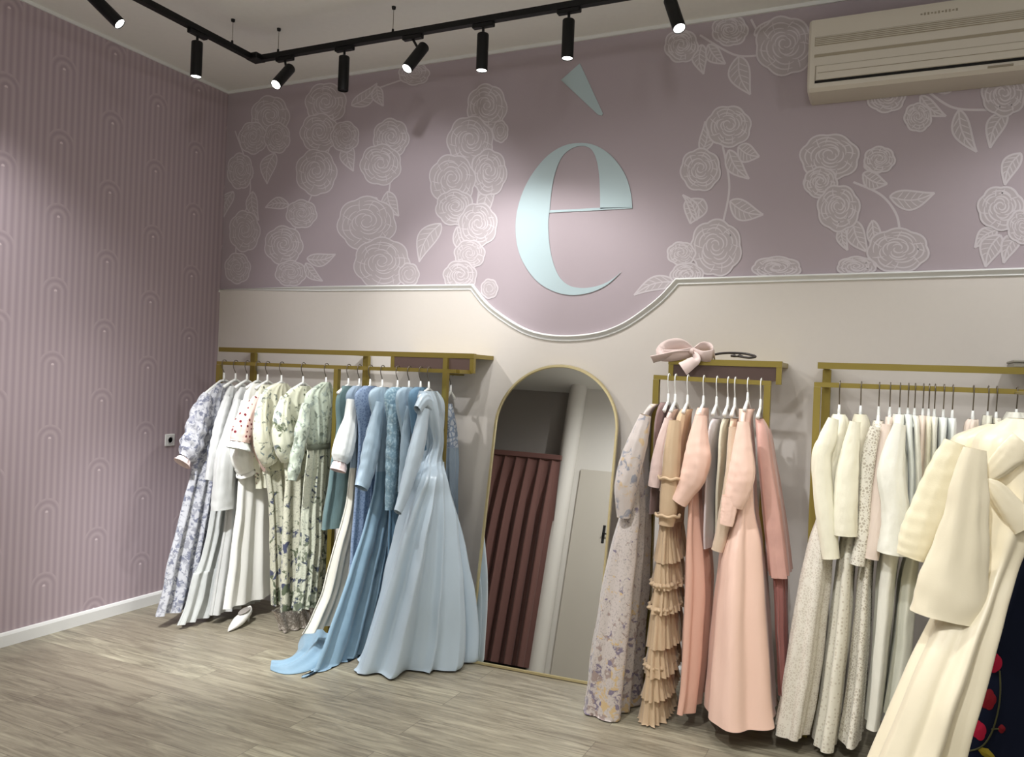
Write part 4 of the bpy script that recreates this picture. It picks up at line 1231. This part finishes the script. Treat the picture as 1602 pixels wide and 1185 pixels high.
garment('blouse', 'plain mid-blue blouse with narrow sleeve, next to the big powder blue gown', 'dress', BL, 'side', xb,
        [(606, 632, 652, .018, 0), (622, 620, 664, .028, .003), (690, 628, 664, .03, .006), (780, 624, 664, .03, .012)],
        [F_ltblue, F_ltblue], waist=2, folds=12, cap=0.028,
        sleeves=[dict(path=[(640, 636, 8), (636, 680, 10), (632, 725, 9), (628, 770, 7)], off=0.05, mat=F_ltblue, gath=.04)])
xb = barx(658)
hanger(xb, BARY, BZ, 'white hanger of the deep blue blouse, second from the right end of the long rack', HB)
garment('blouse', 'deep blue chiffon blouse showing only beside the powder blue shoulder', 'blouse', BL, 'side', xb,
        [(606, 650, 668, .018, 0), (622, 640, 680, .026, .003), (690, 648, 676, .026, .006), (780, 646, 676, .026, .01)],
        [F_bluedp, F_bluedp], waist=2, folds=9, cap=0.028)
xb = barx(684) - 0.055
hanger(xb, BARY, BZ, 'white hanger at the right end of the long rack, holding the powder blue gown', HB)
garment('ball_gown', 'full powder blue satin ball gown with draped collar, skirt spreading on the floor', 'gown', BL, 'side', xb,
        [(612, 662, 690, .03, .002), (628, 654, 694, .05, .004), (655, 658, 694, .06, .005), (690, 664, 694, .06, .005), (722, 660, 692, .05, .010), (744, 655, 695, .055, .014, (xb - .01, -.49)), (775, 644, 704, .07, .022, (xb, -.50), -14), (810, 632, 712, .085, .036, (xb + .01, -.52), -25), (870, 614, 724, .10, .046, (xb + .02, -.55), -35), (930, 596, 736, .11, .054, (xb + .03, -.57), -42), (990, 576, 742, .12, .06, (xb + .04, -.58), -45), (1030, 562, 741, .13, .064, (xb + .05, -.59), -46), (1055, 554, 737, .135, .066, (xb + .05, -.59), -46)],
        [F_bluesat, F_bluesat], waist=4, folds=9, sharp=.55, N=240,
        sleeves=[dict(path=[(664, 640, 10), (658, 675, 13), (650, 710, 15), (640, 745, 13), (630, 780, 10), (622, 802, 8)], off=0.08, mat=F_bluesat, gath=.03, ruche=.015),
                 dict(path=[(653, 642, 8), (664, 628, 11), (676, 640, 10), (686, 658, 9), (690, 672, 5)], off=0.10, mat=F_bluesat, gath=.08, name='collar_drape')])
xb = barx(712, 660)
xb = at(704, 640, 1, -0.17)[0]
hanger(xb, -0.17, 1.6135, 'white hanger behind the right end post of the long rack', HB, 0.05, 0.04)
garment('dress', 'slim grey-blue dress with striped shoulder hanging against the wall behind the powder blue gown', 'dress', BL, 'side', xb,
        [(632, 697, 704, .02, 0), (650, 694, 710, .03, .002), (700, 696, 717, .03, .004), (760, 698, 726, .03, .006), (830, 702, 734, .03, .005), (900, 706, 740, .03, .006), (960, 712, 746, .03, .006), (1010, 718, 750, .03, .006)],
        [F_stripe, F_greyblue], waist=2, folds=8, hem=False)
sh = at(370, 978, 2, 0.0)
# ================================================================== white pointed shoe under the ivory gown
toe = at(357, 990, 2, 0.0); heel = at(398, 968, 2, 0.0)
d = heel - toe; L = 0.245; d = d / np.linalg.norm(d); d[2] = 0
n = np.array((-d[1], d[0], 0))
M_shoe = plain('white_shoe_leather', (236, 234, 228), 0.4)
M_shoein = plain('grey_shoe_lining', (150, 144, 138), 0.7)
t = thing('shoe', toe + d * L / 2, 'white pointed-toe shoe on the floor under the ivory satin gown', 'shoe')
rows = []
for u, w, zb, zt in [(0.0, .004, .004, .014), (.12, .018, .003, .030), (.3, .030, .003, .050), (.45, .037, .006, .066), (.6, .036, .016, .074), (.78, .031, .032, .084), (.92, .027, .044, .095), (1.0, .014, .05, .098)]:
    c = toe + d * L * u
    rows.append([c + n * w * math.cos(a) + np.array((0, 0, (zb + zt) / 2 + (zt - zb) / 2 * math.sin(a))) for a in np.linspace(0, 2 * PI, 25)[:-1]])
m = MB(); m.grid(rows, close=True); m.add(rows[0], [tuple(range(23, -1, -1))]); m.add(rows[-1], [tuple(range(24))]); m.build('upper', M_shoe, t, smooth=True)
c = toe + d * L * .72
m = MB(); vs = [c + n * .026 * math.cos(a) + d * .058 * math.sin(a) + np.array((0, 0, .0835 + .010 * math.sin(a))) for a in np.linspace(0, 2 * PI, 25)[:-1]]
m.prism(vs, (0, 0, 0.002)); m.build('opening', M_shoein, t)
m = MB(); m.lathe([(0, .006), (.03, .008), (.05, .02)], toe + d * L * .93, (0, 0, 1), 14); m.build('heel', M_shoe, t, smooth=True)

# ================================================================== short rack: pink dresses
def FX(px): return barx(px, 612)
PY = BARY
xb = FX(1046)
hanger(xb, BARY, 1.638 - 0.010 * (xb - 3.338) / 0.567, 'leftmost white hanger of the short rack, holding the embroidered mauve gown', HP, 0.08, 0.045, neck=.09, mat=M_hanger)
garment('gown', 'pale mauve tulle gown embroidered with flowers towards the hem, left end of the short rack', 'gown', PK, 'front', -0.50,
        [(632, 1018, 1036, .05, 0), (648, 1006, 1028, .12, .003), (690, 994, 1022, .16, .006), (740, 984, 1018, .16, .008), (800, 972, 1018, .15, .012), (850, 958, 1016, .17, .016), (920, 944, 1012, .19, .02), (1000, 930, 1005, .21, .024), (1060, 922, 1001, .22, .026), (1100, 916, 998, .23, .028), (1132, 914, 994, .23, .028)],
        [F_mauvefl2, F_mauvefl], waist=3, folds=8, sharp=.45,
        sleeves=[dict(path=[(1010, 650, 9), (998, 690, 15), (986, 730, 18), (978, 768, 17), (976, 810, 11)], off=0.17, mat=F_mauvefl2, gath=.05)])
xb = FX(1057)
hanger(xb, BARY, 1.638 - 0.010 * (xb - 3.338) / 0.567, 'second white hanger from the left on the short rack, beside the taupe blouse', HP, 0.08, 0.045, neck=.09, mat=M_hanger)
garment('blouse', 'dusky taupe blouse squeezed between the mauve gown and the tan ruffled gown', 'blouse', PK, 'front', -0.42,
        [(630, 1034, 1046, .05, 0), (645, 1030, 1047, .12, .002), (700, 1026, 1044, .14, .003), (800, 1022, 1034, .13, .004)],
        [F_taupe], waist=None, folds=8, hem=False)
xb = FX(1070)
hanger(xb, BARY, 1.638 - 0.010 * (xb - 3.338) / 0.567, 'third white hanger from the left on the short rack, above the pale pink sleeve', HP, 0.08, 0.045, neck=.09, mat=M_hanger)
garment('blouse', 'pale pink chiffon blouse with one sleeve showing left of the tan ruffled gown', 'blouse', PK, 'front', -0.44,
        [(640, 1050, 1061, .05, 0), (656, 1047, 1058, .12, .002), (700, 1045, 1054, .13, .002), (770, 1038, 1048, .12, .003)],
        [F_pinksh], waist=None, folds=8,
        sleeves=[dict(path=[(1046, 655, 6), (1037, 690, 9), (1030, 725, 11), (1024, 762, 10)], off=0.15, gath=.05)])
xb = FX(1087)
hanger(xb, BARY, 1.638 - 0.010 * (xb - 3.338) / 0.567, 'white hanger above the tan ruffled gown', HP, 0.08, 0.045, neck=.09, mat=M_hanger)
t_tan = garment('gown', 'tan pleated tulle gown with tiers of ruffles down the skirt', 'gown', PK, 'front', -0.47,
        [(640, 1066, 1084, .05, 0), (656, 1059, 1082, .10, .003), (700, 1056, 1078, .13, .004), (760, 1050, 1074, .13, .005), (815, 1036, 1068, .13, .008), (900, 1028, 1064, .15, .01), (1000, 1020, 1060, .16, .012), (1108, 1010, 1052, .17, .012)],
        [F_tan, F_tanin], waist=4, folds=12, sharp=.6,
        sleeves=[dict(path=[(1056, 658, 9), (1052, 700, 13), (1049, 745, 14), (1046, 790, 14), (1042, 822, 12)], off=0.16, mat=F_tan, gath=.05, ng=10)])
tiers = [(812, 872, 1030, 1070), (868, 912, 1025, 1070), (905, 948, 1023, 1068), (940, 1000, 1018, 1066), (990, 1042, 1014, 1062), (1030, 1076, 1010, 1059), (1066, 1118, 1006, 1056)]
for k, (a, b2, l, r) in enumerate(tiers):
    rg = loft('front', -0.47, [(a, l + 5, r - 5, .155 + .006 * k, .008), ((a + b2) / 2, l + 2, r - 2, .168 + .006 * k, .012), (b2, l - 2, r + 2, .18 + .006 * k, .017)], N=150, steps=5, seed=20 + k, folds=26, sharp=.5, hem=False)
    m = MB(); m.grid(rg, close=True); ro = m.build('ruffle_tier', F_tan, t_tan, smooth=True)
for py, l, r in ((905, 1024, 1070), (941, 1021, 1068), (1028, 1013, 1061)):
    rg = loft('front', -0.47, [(py - 4, l, r, .185, .006), (py, l - 3, r + 3, .20, .012), (py + 5, l, r, .185, .006)], N=150, steps=4, seed=31, folds=28, sharp=.5, hem=False)
    m = MB(); m.grid(rg, close=True); m.build('frill_band', F_tan, t_tan, smooth=True)
for py in (748, 806):
    c = at(1049 - (py - 748) * .08, py, 1, -0.47 - 0.16)
    m = MB(); m.tube([c + np.array((.055 * math.cos(a), .055 * math.sin(a), .004 * math.sin(6 * a))) for a in np.linspace(0, 2 * PI, 33)[:-1]], .007, 8, closed=True)
    m.build('sleeve_frill', F_tan, t_tan, smooth=True)
xb = FX(1100)
hanger(xb, BARY, 1.638 - 0.010 * (xb - 3.338) / 0.567, 'white hanger of the peach gown with the flared left sleeve', HP, 0.08, 0.045, neck=.09, mat=M_hanger)
garment('gown', 'peach satin gown with wide flared sleeve and narrow folded skirt', 'gown', PK, 'front', -0.46,
        [(638, 1092, 1108, .05, 0), (655, 1086, 1109, .12, .003), (700, 1083, 1106, .16, .005), (750, 1081, 1104, .15, .007), (800, 1078, 1104, .15, .012), (880, 1074, 1112, .17, .018), (960, 1072, 1112, .18, .02), (1050, 1068, 1106, .19, .022), (1122, 1064, 1100, .2, .024)],
        [F_peach, F_peachd], waist=3, folds=6, sharp=.5,
        sleeves=[dict(path=[(1097, 650, 9), (1093, 685, 15), (1091, 715, 20), (1085, 745, 20), (1073, 768, 15), (1062, 786, 13)], off=0.18, mat=F_peach, gath=.03)])
xb = FX(1122)
hanger(xb, BARY, 1.638 - 0.010 * (xb - 3.338) / 0.567, 'white hanger above the pale lilac garment', HP, 0.08, 0.045, neck=.09, mat=M_hanger)
garment('cardigan', 'long pale lilac cardigan hanging edge-on between the two peach gowns', 'cardigan', PK, 'front', -0.42,
        [(655, 1115, 1125, .05, 0), (664, 1112, 1127, .12, .002), (700, 1110, 1126, .17, .003), (760, 1108, 1123, .17, .003), (820, 1107, 1120, .16, .004), (852, 1107, 1118, .14, .004)],
        [F_lilac], waist=None, folds=6, hem=False)
xb = FX(1140)
hanger(xb, BARY, 1.638 - 0.010 * (xb - 3.338) / 0.567, 'white hanger above the pale green-beige garment', HP, 0.08, 0.045, neck=.09, mat=M_hanger)
garment('cardigan', 'pale green-beige linen cardigan hanging edge-on right of the lilac one', 'cardigan', PK, 'front', -0.42,
        [(655, 1134, 1141, .05, 0), (668, 1130, 1143, .12, .002), (720, 1129, 1141, .17, .002), (790, 1126, 1139, .16, .003), (838, 1124, 1136, .14, .003)],
        [F_greige], waist=None, folds=6, hem=False)
xb = FX(1150)
hanger(xb, BARY, 1.638 - 0.010 * (xb - 3.338) / 0.567, 'white hanger above the beige garment with a long thin sleeve', HP, 0.08, 0.045, neck=.09, mat=M_hanger)
garment('blouse', 'beige linen blouse with a thin sleeve reaching below the peach sleeve', 'blouse', PK, 'front', -0.42,
        [(655, 1145, 1152, .05, 0), (668, 1145, 1154, .12, .002), (720, 1144, 1152, .16, .002), (800, 1142, 1150, .15, .003)],
        [F_beige], waist=None, folds=6, hem=False,
        sleeves=[dict(path=[(1146, 668, 6), (1144, 730, 8), (1137, 790, 10), (1129, 835, 10), (1122, 862, 9)], off=0.22, gath=.05)])
xb = FX(1168)
hanger(xb, BARY, 1.638 - 0.010 * (xb - 3.338) / 0.567, 'white hanger with the gathered peach collar around it', HP, 0.08, 0.045, neck=.06, mat=M_hanger)
garment('gown', 'full peach satin gown with gathered collar, the widest on the short rack', 'gown', PK, 'front', -0.50,
        [(640, 1157, 1181, .06, .004), (655, 1157, 1178, .10, .004), (700, 1156, 1180, .15, .005), (755, 1154, 1182, .15, .006), (800, 1151, 1184, .15, .010), (850, 1132, 1194, .19, .016), (920, 1124, 1200, .22, .02), (1000, 1116, 1206, .24, .022), (1080, 1110, 1211, .26, .024), (1146, 1106, 1214, .27, .024)],
        [F_peach, F_peach], waist=4, folds=5, sharp=.3, N=160,
        sleeves=[dict(path=[(1163, 660, 9), (1162, 700, 15), (1160, 740, 20), (1154, 770, 19), (1147, 792, 15)], off=0.19, mat=F_peach, gath=.03),
                 dict(path=[(1142, 776, 12), (1140, 800, 12), (1136, 822, 10)], off=0.215, mat=F_peach, gath=.08, flat=.5, name='sleeve_end')])
xb = FX(1182)
hanger(xb, BARY, 1.638 - 0.010 * (xb - 3.338) / 0.567, 'rightmost white hanger of the short rack, above the dusty rose dress', HP, 0.08, 0.045, neck=.09, mat=M_hanger)
garment('dress', 'dusty rose tulle cape dress at the right end of the short rack', 'dress', PK, 'front', -0.40,
        [(655, 1182, 1196, .06, 0), (675, 1184, 1206, .11, .003), (720, 1187, 1214, .14, .005), (780, 1193, 1224, .15, .008), (840, 1200, 1231, .15, .012), (896, 1206, 1238, .15, .014)],
        [F_rose], waist=None, folds=9, parts=('cape',), hem=False)
rg = loft('front', -0.40, [(850, 1206, 1226, .10, .006), (900, 1210, 1230, .11, .008), (980, 1216, 1232, .11, .009), (1080, 1220, 1234, .11, .009)], N=100, seed=9, folds=9, hem=False)
m = MB(); m.grid(rg, close=True)
for o in bpy.data.objects:
    if o.parent is None and o.get('label', '').startswith('dusty rose'): m.build('skirt', F_rosed, o, smooth=True)

# ================================================================== right rack: cream dresses
def ch(px, label, neck=.10, y=BARY):
    hanger(barx(px, 620), y, BZ, label, HC, 0.07, 0.04, neck=neck)
ch(1318, 'leftmost white hanger of the rack under the air conditioner')
garment('dress', 'cream crepe jacket dress with lace skirt, left end of the right rack', 'dress', CR, 'front', -0.46,
        [(648, 1303, 1322, .05, 0), (666, 1297, 1328, .12, .003), (720, 1292, 1322, .15, .004), (790, 1284, 1308, .15, .006), (850, 1266, 1303, .16, .010), (920, 1252, 1297, .17, .014), (1000, 1239, 1288, .18, .017), (1080, 1227, 1276, .19, .02), (1160, 1217, 1264, .2, .02)],
        [F_cream, F_lace1], waist=3, folds=9, sharp=.5,
        sleeves=[dict(path=[(1304, 655, 8), (1294, 690, 14), (1286, 715, 15), (1288, 770, 15), (1294, 825, 15), (1300, 874, 13)], off=0.17, mat=F_cream, gath=.02, flat=.9)])
ch(1351, 'second white hanger on the right rack, above the wide straight cream sleeve')
garment('jacket', 'cream jacket with wide straight sleeve and pale lace skirt below', 'jacket', CR, 'front', -0.45,
        [(648, 1336, 1356, .05, 0), (668, 1332, 1362, .12, .003), (720, 1330, 1356, .14, .004), (800, 1322, 1348, .14, .006), (880, 1311, 1337, .15, .008), (980, 1300, 1330, .16, .012), (1080, 1287, 1318, .17, .014), (1178, 1274, 1308, .18, .015)],
        [F_greige, F_lace3], waist=3, folds=8, sharp=.5,
        sleeves=[dict(path=[(1338, 660, 8), (1331, 700, 13), (1325, 745, 17), (1323, 795, 18), (1323, 838, 17)], off=0.19, mat=F_cream, gath=.02)])
ch(1386, 'third white hanger on the right rack, above the narrow lace sleeve')
garment('dress', 'ivory lace dress with narrow lace sleeve and scalloped hem', 'dress', CR, 'front', -0.44,
        [(658, 1366, 1382, .05, 0), (676, 1363, 1382, .12, .003), (740, 1358, 1376, .13, .003), (820, 1352, 1371, .13, .004), (900, 1344, 1364, .15, .007), (1000, 1335, 1360, .16, .009), (1090, 1324, 1352, .17, .011), (1172, 1314, 1347, .18, .012)],
        [F_lace2, F_lace2], waist=3, folds=7, sharp=.5,
        sleeves=[dict(path=[(1369, 668, 7), (1360, 710, 10), (1354, 770, 9), (1350, 830, 9), (1341, 884, 11)], off=0.18, gath=.03)])
ch(1394, 'fourth white hanger on the right rack, above the pinkish cream sleeve')
garment('blouse', 'pinkish cream blouse with long narrow sleeve beside the lace sleeve', 'blouse', CR, 'front', -0.42,
        [(652, 1387, 1396, .05, 0), (670, 1386, 1395, .11, .002), (740, 1382, 1391, .12, .002), (830, 1377, 1386, .12, .002)],
        [F_pinkcr], waist=None, folds=7, hem=False,
        sleeves=[dict(path=[(1387, 664, 7), (1380, 720, 9), (1374, 780, 10), (1368, 835, 11), (1362, 874, 12)], off=0.19, gath=.05)])
ch(1407, 'fifth white hanger on the right rack, above the bent white sleeve')
garment('dress', 'mint-white cotton dress with wide sleeve bent at the elbow', 'dress', CR, 'front', -0.45,
        [(648, 1398, 1416, .05, 0), (668, 1395, 1416, .12, .003), (730, 1392, 1420, .15, .004), (800, 1386, 1418, .16, .006), (880, 1376, 1404, .16, .008), (980, 1370, 1394, .16, .01), (1080, 1362, 1382, .17, .011), (1146, 1356, 1376, .17, .011)],
        [F_mint, F_mint], waist=3, folds=8, sharp=.5,
        sleeves=[dict(path=[(1408, 664, 9), (1400, 700, 15), (1394, 742, 20), (1400, 790, 20), (1400, 830, 21), (1396, 866, 23)], off=0.19, mat=F_mint, gath=.03)])
ch(1415, 'sixth white hanger on the right rack, set close to the next one')
garment('blouse', 'white cotton blouse hanging edge-on behind the bent white sleeve', 'blouse', CR, 'front', -0.40,
        [(648, 1416, 1424, .05, 0), (668, 1419, 1426, .11, .001), (740, 1423, 1429, .11, .001), (820, 1422, 1428, .11, .001)],
        [F_white], waist=None, folds=7, hem=False)
ch(1425, 'seventh white hanger on the right rack, left of the dark gap')
garment('dress', 'white dress hanging edge-on at the left of the dark gap', 'dress', CR, 'front', -0.42,
        [(650, 1426, 1435, .05, 0), (668, 1430, 1437, .11, .001), (740, 1433, 1439, .11, .001), (820, 1431, 1438, .12, .002), (900, 1410, 1434, .15, .008), (1000, 1399, 1426, .15, .010), (1124, 1382, 1410, .15, .011)],
        [F_mint, F_mint2], waist=3, folds=7)
specs = [(1444, F_pinkcr, 'eighth white hanger on the right rack, right of the dark gap', 'pinkish cream dress hanging edge-on right of the dark gap', 'dress'),
         (1453, F_cream, 'ninth white hanger on the right rack', 'plain cream blouse hanging edge-on, second right of the dark gap', 'blouse'),
         (1462, F_mint, 'tenth white hanger on the right rack', 'off-white blouse hanging edge-on, third right of the dark gap', 'blouse'),
         (1476, F_white, 'eleventh white hanger on the right rack', 'white blouse with gathered shoulder, fourth right of the dark gap', 'blouse'),
         (1490, F_white, 'twelfth white hanger on the right rack', 'white blouse hanging edge-on just left of the ruched cream jacket', 'blouse')]
for k, (px, mt, hl, gl_, cat) in enumerate(specs):                # each garment and its hanger
    ch(px, hl)
    garment(cat, gl_, cat, CR, 'front', -0.36,
            [(650 + k, px - 4, px + 3, .05, 0), (668 + k, px - 5, px + 2, .10, .001), (740, px - 8, px - 1, .10, .001), (830, px - 13, px - 6, .10, .001)],
            [mt], waist=None, folds=7, hem=False)
ch(1526, 'white hanger standing clear above the ruched cream jacket')
garment('blouse', 'pale pink-white blouse with ruffled collar, half hidden by the ruched cream jacket', 'blouse', CR, 'front', -0.40,
        [(656, 1514, 1529, .06, .004), (668, 1508, 1529, .10, .004), (720, 1504, 1524, .10, .003), (800, 1496, 1514, .10, .003)],
        [F_pinkcr], waist=None, folds=9, hem=False)
ch(1549, 'white hanger of the pair behind the ivory gown, nearer the camera left')
garment('blouse', 'pale green-white blouse behind the shoulder of the ivory gown', 'blouse', CR, 'front', -0.40,
        [(650, 1540, 1550, .06, .002), (668, 1537, 1548, .10, .002), (720, 1534, 1545, .10, .002), (800, 1527, 1538, .10, .002)],
        [F_mint2], waist=None, folds=9, hem=False)
ch(1557, 'white hanger of the pair behind the ivory gown, the right one')
garment('blouse', 'white lace blouse showing only its neck beside the mint jacket', 'blouse', CR, 'front', -0.40,
        [(654, 1554, 1562, .06, .002), (668, 1553, 1562, .10, .002), (720, 1551, 1560, .10, .002), (800, 1546, 1556, .10, .002)],
        [F_lace3], waist=None, folds=9, hem=False)
ch(1577, 'last white hanger in view on the right rack, above the mint jacket', .085)
garment('jacket', 'pale mint jacket with sloping shoulder above the ivory gown', 'jacket', CR, 'front', -0.46,
        [(645, 1576, 1604, .05, .003), (660, 1568, 1608, .08, .003), (680, 1566, 1612, .09, .004), (740, 1566, 1612, .09, .004), (800, 1562, 1604, .09, .004)],
        [F_mint], waist=None, folds=9, hem=False)
# ruched cream jacket and the big ivory gown, hung out towards the room
xk = at(1540, 640, 1, -0.66)[0]
garment('jacket', 'cream satin jacket with long ruched sleeve, between the white blouses and the ivory gown', 'jacket', CR, 'front', -0.63,
        [(664, 1546, 1576, .05, .004), (676, 1512, 1584, .08, .006), (690, 1486, 1586, .09, .006), (730, 1472, 1580, .095, .006), (800, 1462, 1572, .095, .007), (880, 1452, 1556, .095, .007), (960, 1442, 1540, .095, .008)],
        [F_creamsat], waist=None, folds=9, hem=False,
        sleeves=[dict(path=[(1494, 692, 15), (1478, 730, 22), (1462, 775, 26), (1446, 815, 28), (1432, 850, 25), (1424, 872, 20)], off=0.13, mat=F_creamsat, gath=.09, ruche=.02, nr=9, ng=4, flat=.6)])
t_iv = garment('gown', 'big warm ivory satin gown with wide sleeve at the right front of the cream rack', 'gown', CR, 'front', -0.86,
        [(655, 1576, 1610, .05, .003), (672, 1548, 1640, .08, .005), (695, 1522, 1650, .11, .006), (760, 1518, 1648, .13, .008), (830, 1516, 1618, .13, .008, -0.88), (880, 1508, 1592, .13, .010, -0.9), (940, 1478, 1572, .15, .016, -0.95), (1020, 1436, 1546, .18, .022, -1.0), (1100, 1402, 1519, .2, .028, -1.04), (1190, 1364, 1490, .22, .032, -1.06), (1290, 1322, 1455, .24, .036, -1.08)],
        [F_creamsat2, F_creamsat2], waist=5, folds=7, sharp=.35, N=180, hem=False,
        sleeves=[dict(path=[(1524, 702, 16), (1514, 750, 24), (1508, 800, 29), (1499, 860, 38), (1487, 920, 49), (1480, 966, 53)], off=0.20, mat=F_creamsat2, gath=.17, ruche=.02, ng=3, nr=4, flat=.6),
                 dict(path=[(1544, 752, 5), (1556, 738, 14), (1578, 716, 20), (1604, 694, 24)], off=0.15, mat=F_creamsat2, gath=.14, ng=4, flat=.4, name='sash'),
                 dict(path=[(1542, 752, 5), (1556, 764, 13), (1578, 792, 18), (1606, 826, 20)], off=0.155, mat=F_creamsat2, gath=.14, ng=4, flat=.4, name='sash')])
hanger(at(1614, 640, 1, -0.86)[0], -0.86, BZ - 0.0085, 'white hanger inside the big ivory gown', HC, 0.08, 0.04, neck=.06)

# navy velvet gown with embroidered flowers
NYR = [(700, 1655, 1800, .08, .003), (800, 1616, 1800, .09, .004), (860, 1590, 1800, .095, .005), (1000, 1532, 1800, .095, .006), (1100, 1498, 1800, .10, .007), (1200, 1464, 1800, .10, .007), (1232, 1452, 1790, .10, .007)]
t_nv = garment('gown', 'dark navy velvet gown embroidered with red flowers, cut off by the photo edge', 'gown', CR, 'front', -0.42, NYR, [F_navy], waist=None, folds=6, sharp=.2, parts=('gown_body',), hem=False)
from mathutils.bvhtree import BVHTree
nb = [c for c in t_nv.children][0]
off = parent_loc(nb)
bvh = BVHTree.FromPolygons([v.co + off for v in nb.data.vertices], [tuple(p.vertices) for p in nb.data.polygons])
def onnavy(px, py, lift=0.004):
    r = Vector(ray(px, py)).normalized()
    h = bvh.ray_cast(Vector(CAM), r)
    if h[0] is None:
        q = Vector(at(px, py, 1, -1.05)); return np.array(q)
    return np.array(h[0] - r * lift)
M_red = fabric('crimson_silk_thread', (186, 26, 62), 0.6); M_red2 = fabric('dark_red_silk_thread', (128, 16, 30), 0.6)
M_stem = fabric('olive_silk_thread', (84, 84, 50), 0.6); M_leafy = fabric('mustard_silk_thread', (160, 142, 36), 0.6)
def petals(pts, mt, nm):
    P = [onnavy(*p) for p in pts]; c = sum(P) / len(P) ; c = c - ray(*pts[0]) * 0.006
    m = MB(); k = len(P); m.add([c] + P, [(0, 1 + i, 1 + (i + 1) % k) for i in range(k)])
    return m.build(nm, mt, nb)
def blob(cx, cy, rx, ry, n=5, rot=0):
    out = []
    for a in np.linspace(0, 2 * PI, 41)[:-1]:
        r = 0.86 + 0.14 * abs(math.cos(n * a / 2))
        x, y = rx * r * math.cos(a), ry * r * math.sin(a)
        out.append((cx + x * math.cos(rot) - y * math.sin(rot), cy + x * math.sin(rot) + y * math.cos(rot)))
    return out
petals(blob(1557, 1038, 11, 16, 3, .1), M_red, 'embroidered_flower'); petals(blob(1546, 1095, 13, 17, 5), M_red2, 'embroidered_flower'); petals(blob(1531, 1143, 12, 17, 4, -.3), M_red, 'embroidered_flower'); petals(blob(1567, 1141, 6, 7, 4), M_red2, 'embroidered_flower')
st = smooth_path([(1503, 1176), (1524, 1174), (1540, 1165), (1553, 1143), (1562, 1110), (1565, 1080), (1564, 1050)], 30)
m = MB(); m.tube([onnavy(*p) for p in st], 0.0035, 6); m.build('embroidered_stem', M_stem, nb)
petals([(1530, 1174), (1536, 1170), (1546, 1172), (1555, 1182), (1560, 1192), (1548, 1190), (1536, 1182)], M_leafy, 'embroidered_leaf')
m = MB(); m.tube([onnavy(*p) for p in ((1551, 1142), (1558, 1141), (1564, 1141))], 0.003, 6); m.build('embroidered_stem', M_stem, nb)

# ------------------------------------------------------------------ world and view
W = bpy.data.worlds.new('world'); SC.world = W
W.use_nodes = True
W.node_tree.nodes['Background'].inputs[0].default_value = (0.5, 0.52, 0.55, 1)
W.node_tree.nodes['Background'].inputs[1].default_value = 0.3
SC.view_settings.view_transform = 'Standard'
SC.view_settings.look = 'None'
SC.view_settings.exposure = 0.0
SC.view_settings.gamma = 1.0
SC.view_settings.use_curve_mapping = False
SC.cycles.use_denoising = True
SC.cycles.max_bounces = 8
SC.cycles.diffuse_bounces = 4
SC.cycles.transparent_max_bounces = 12
SC.cycles.caustics_reflective = True
SC.cycles.sample_clamp_indirect = 8.0
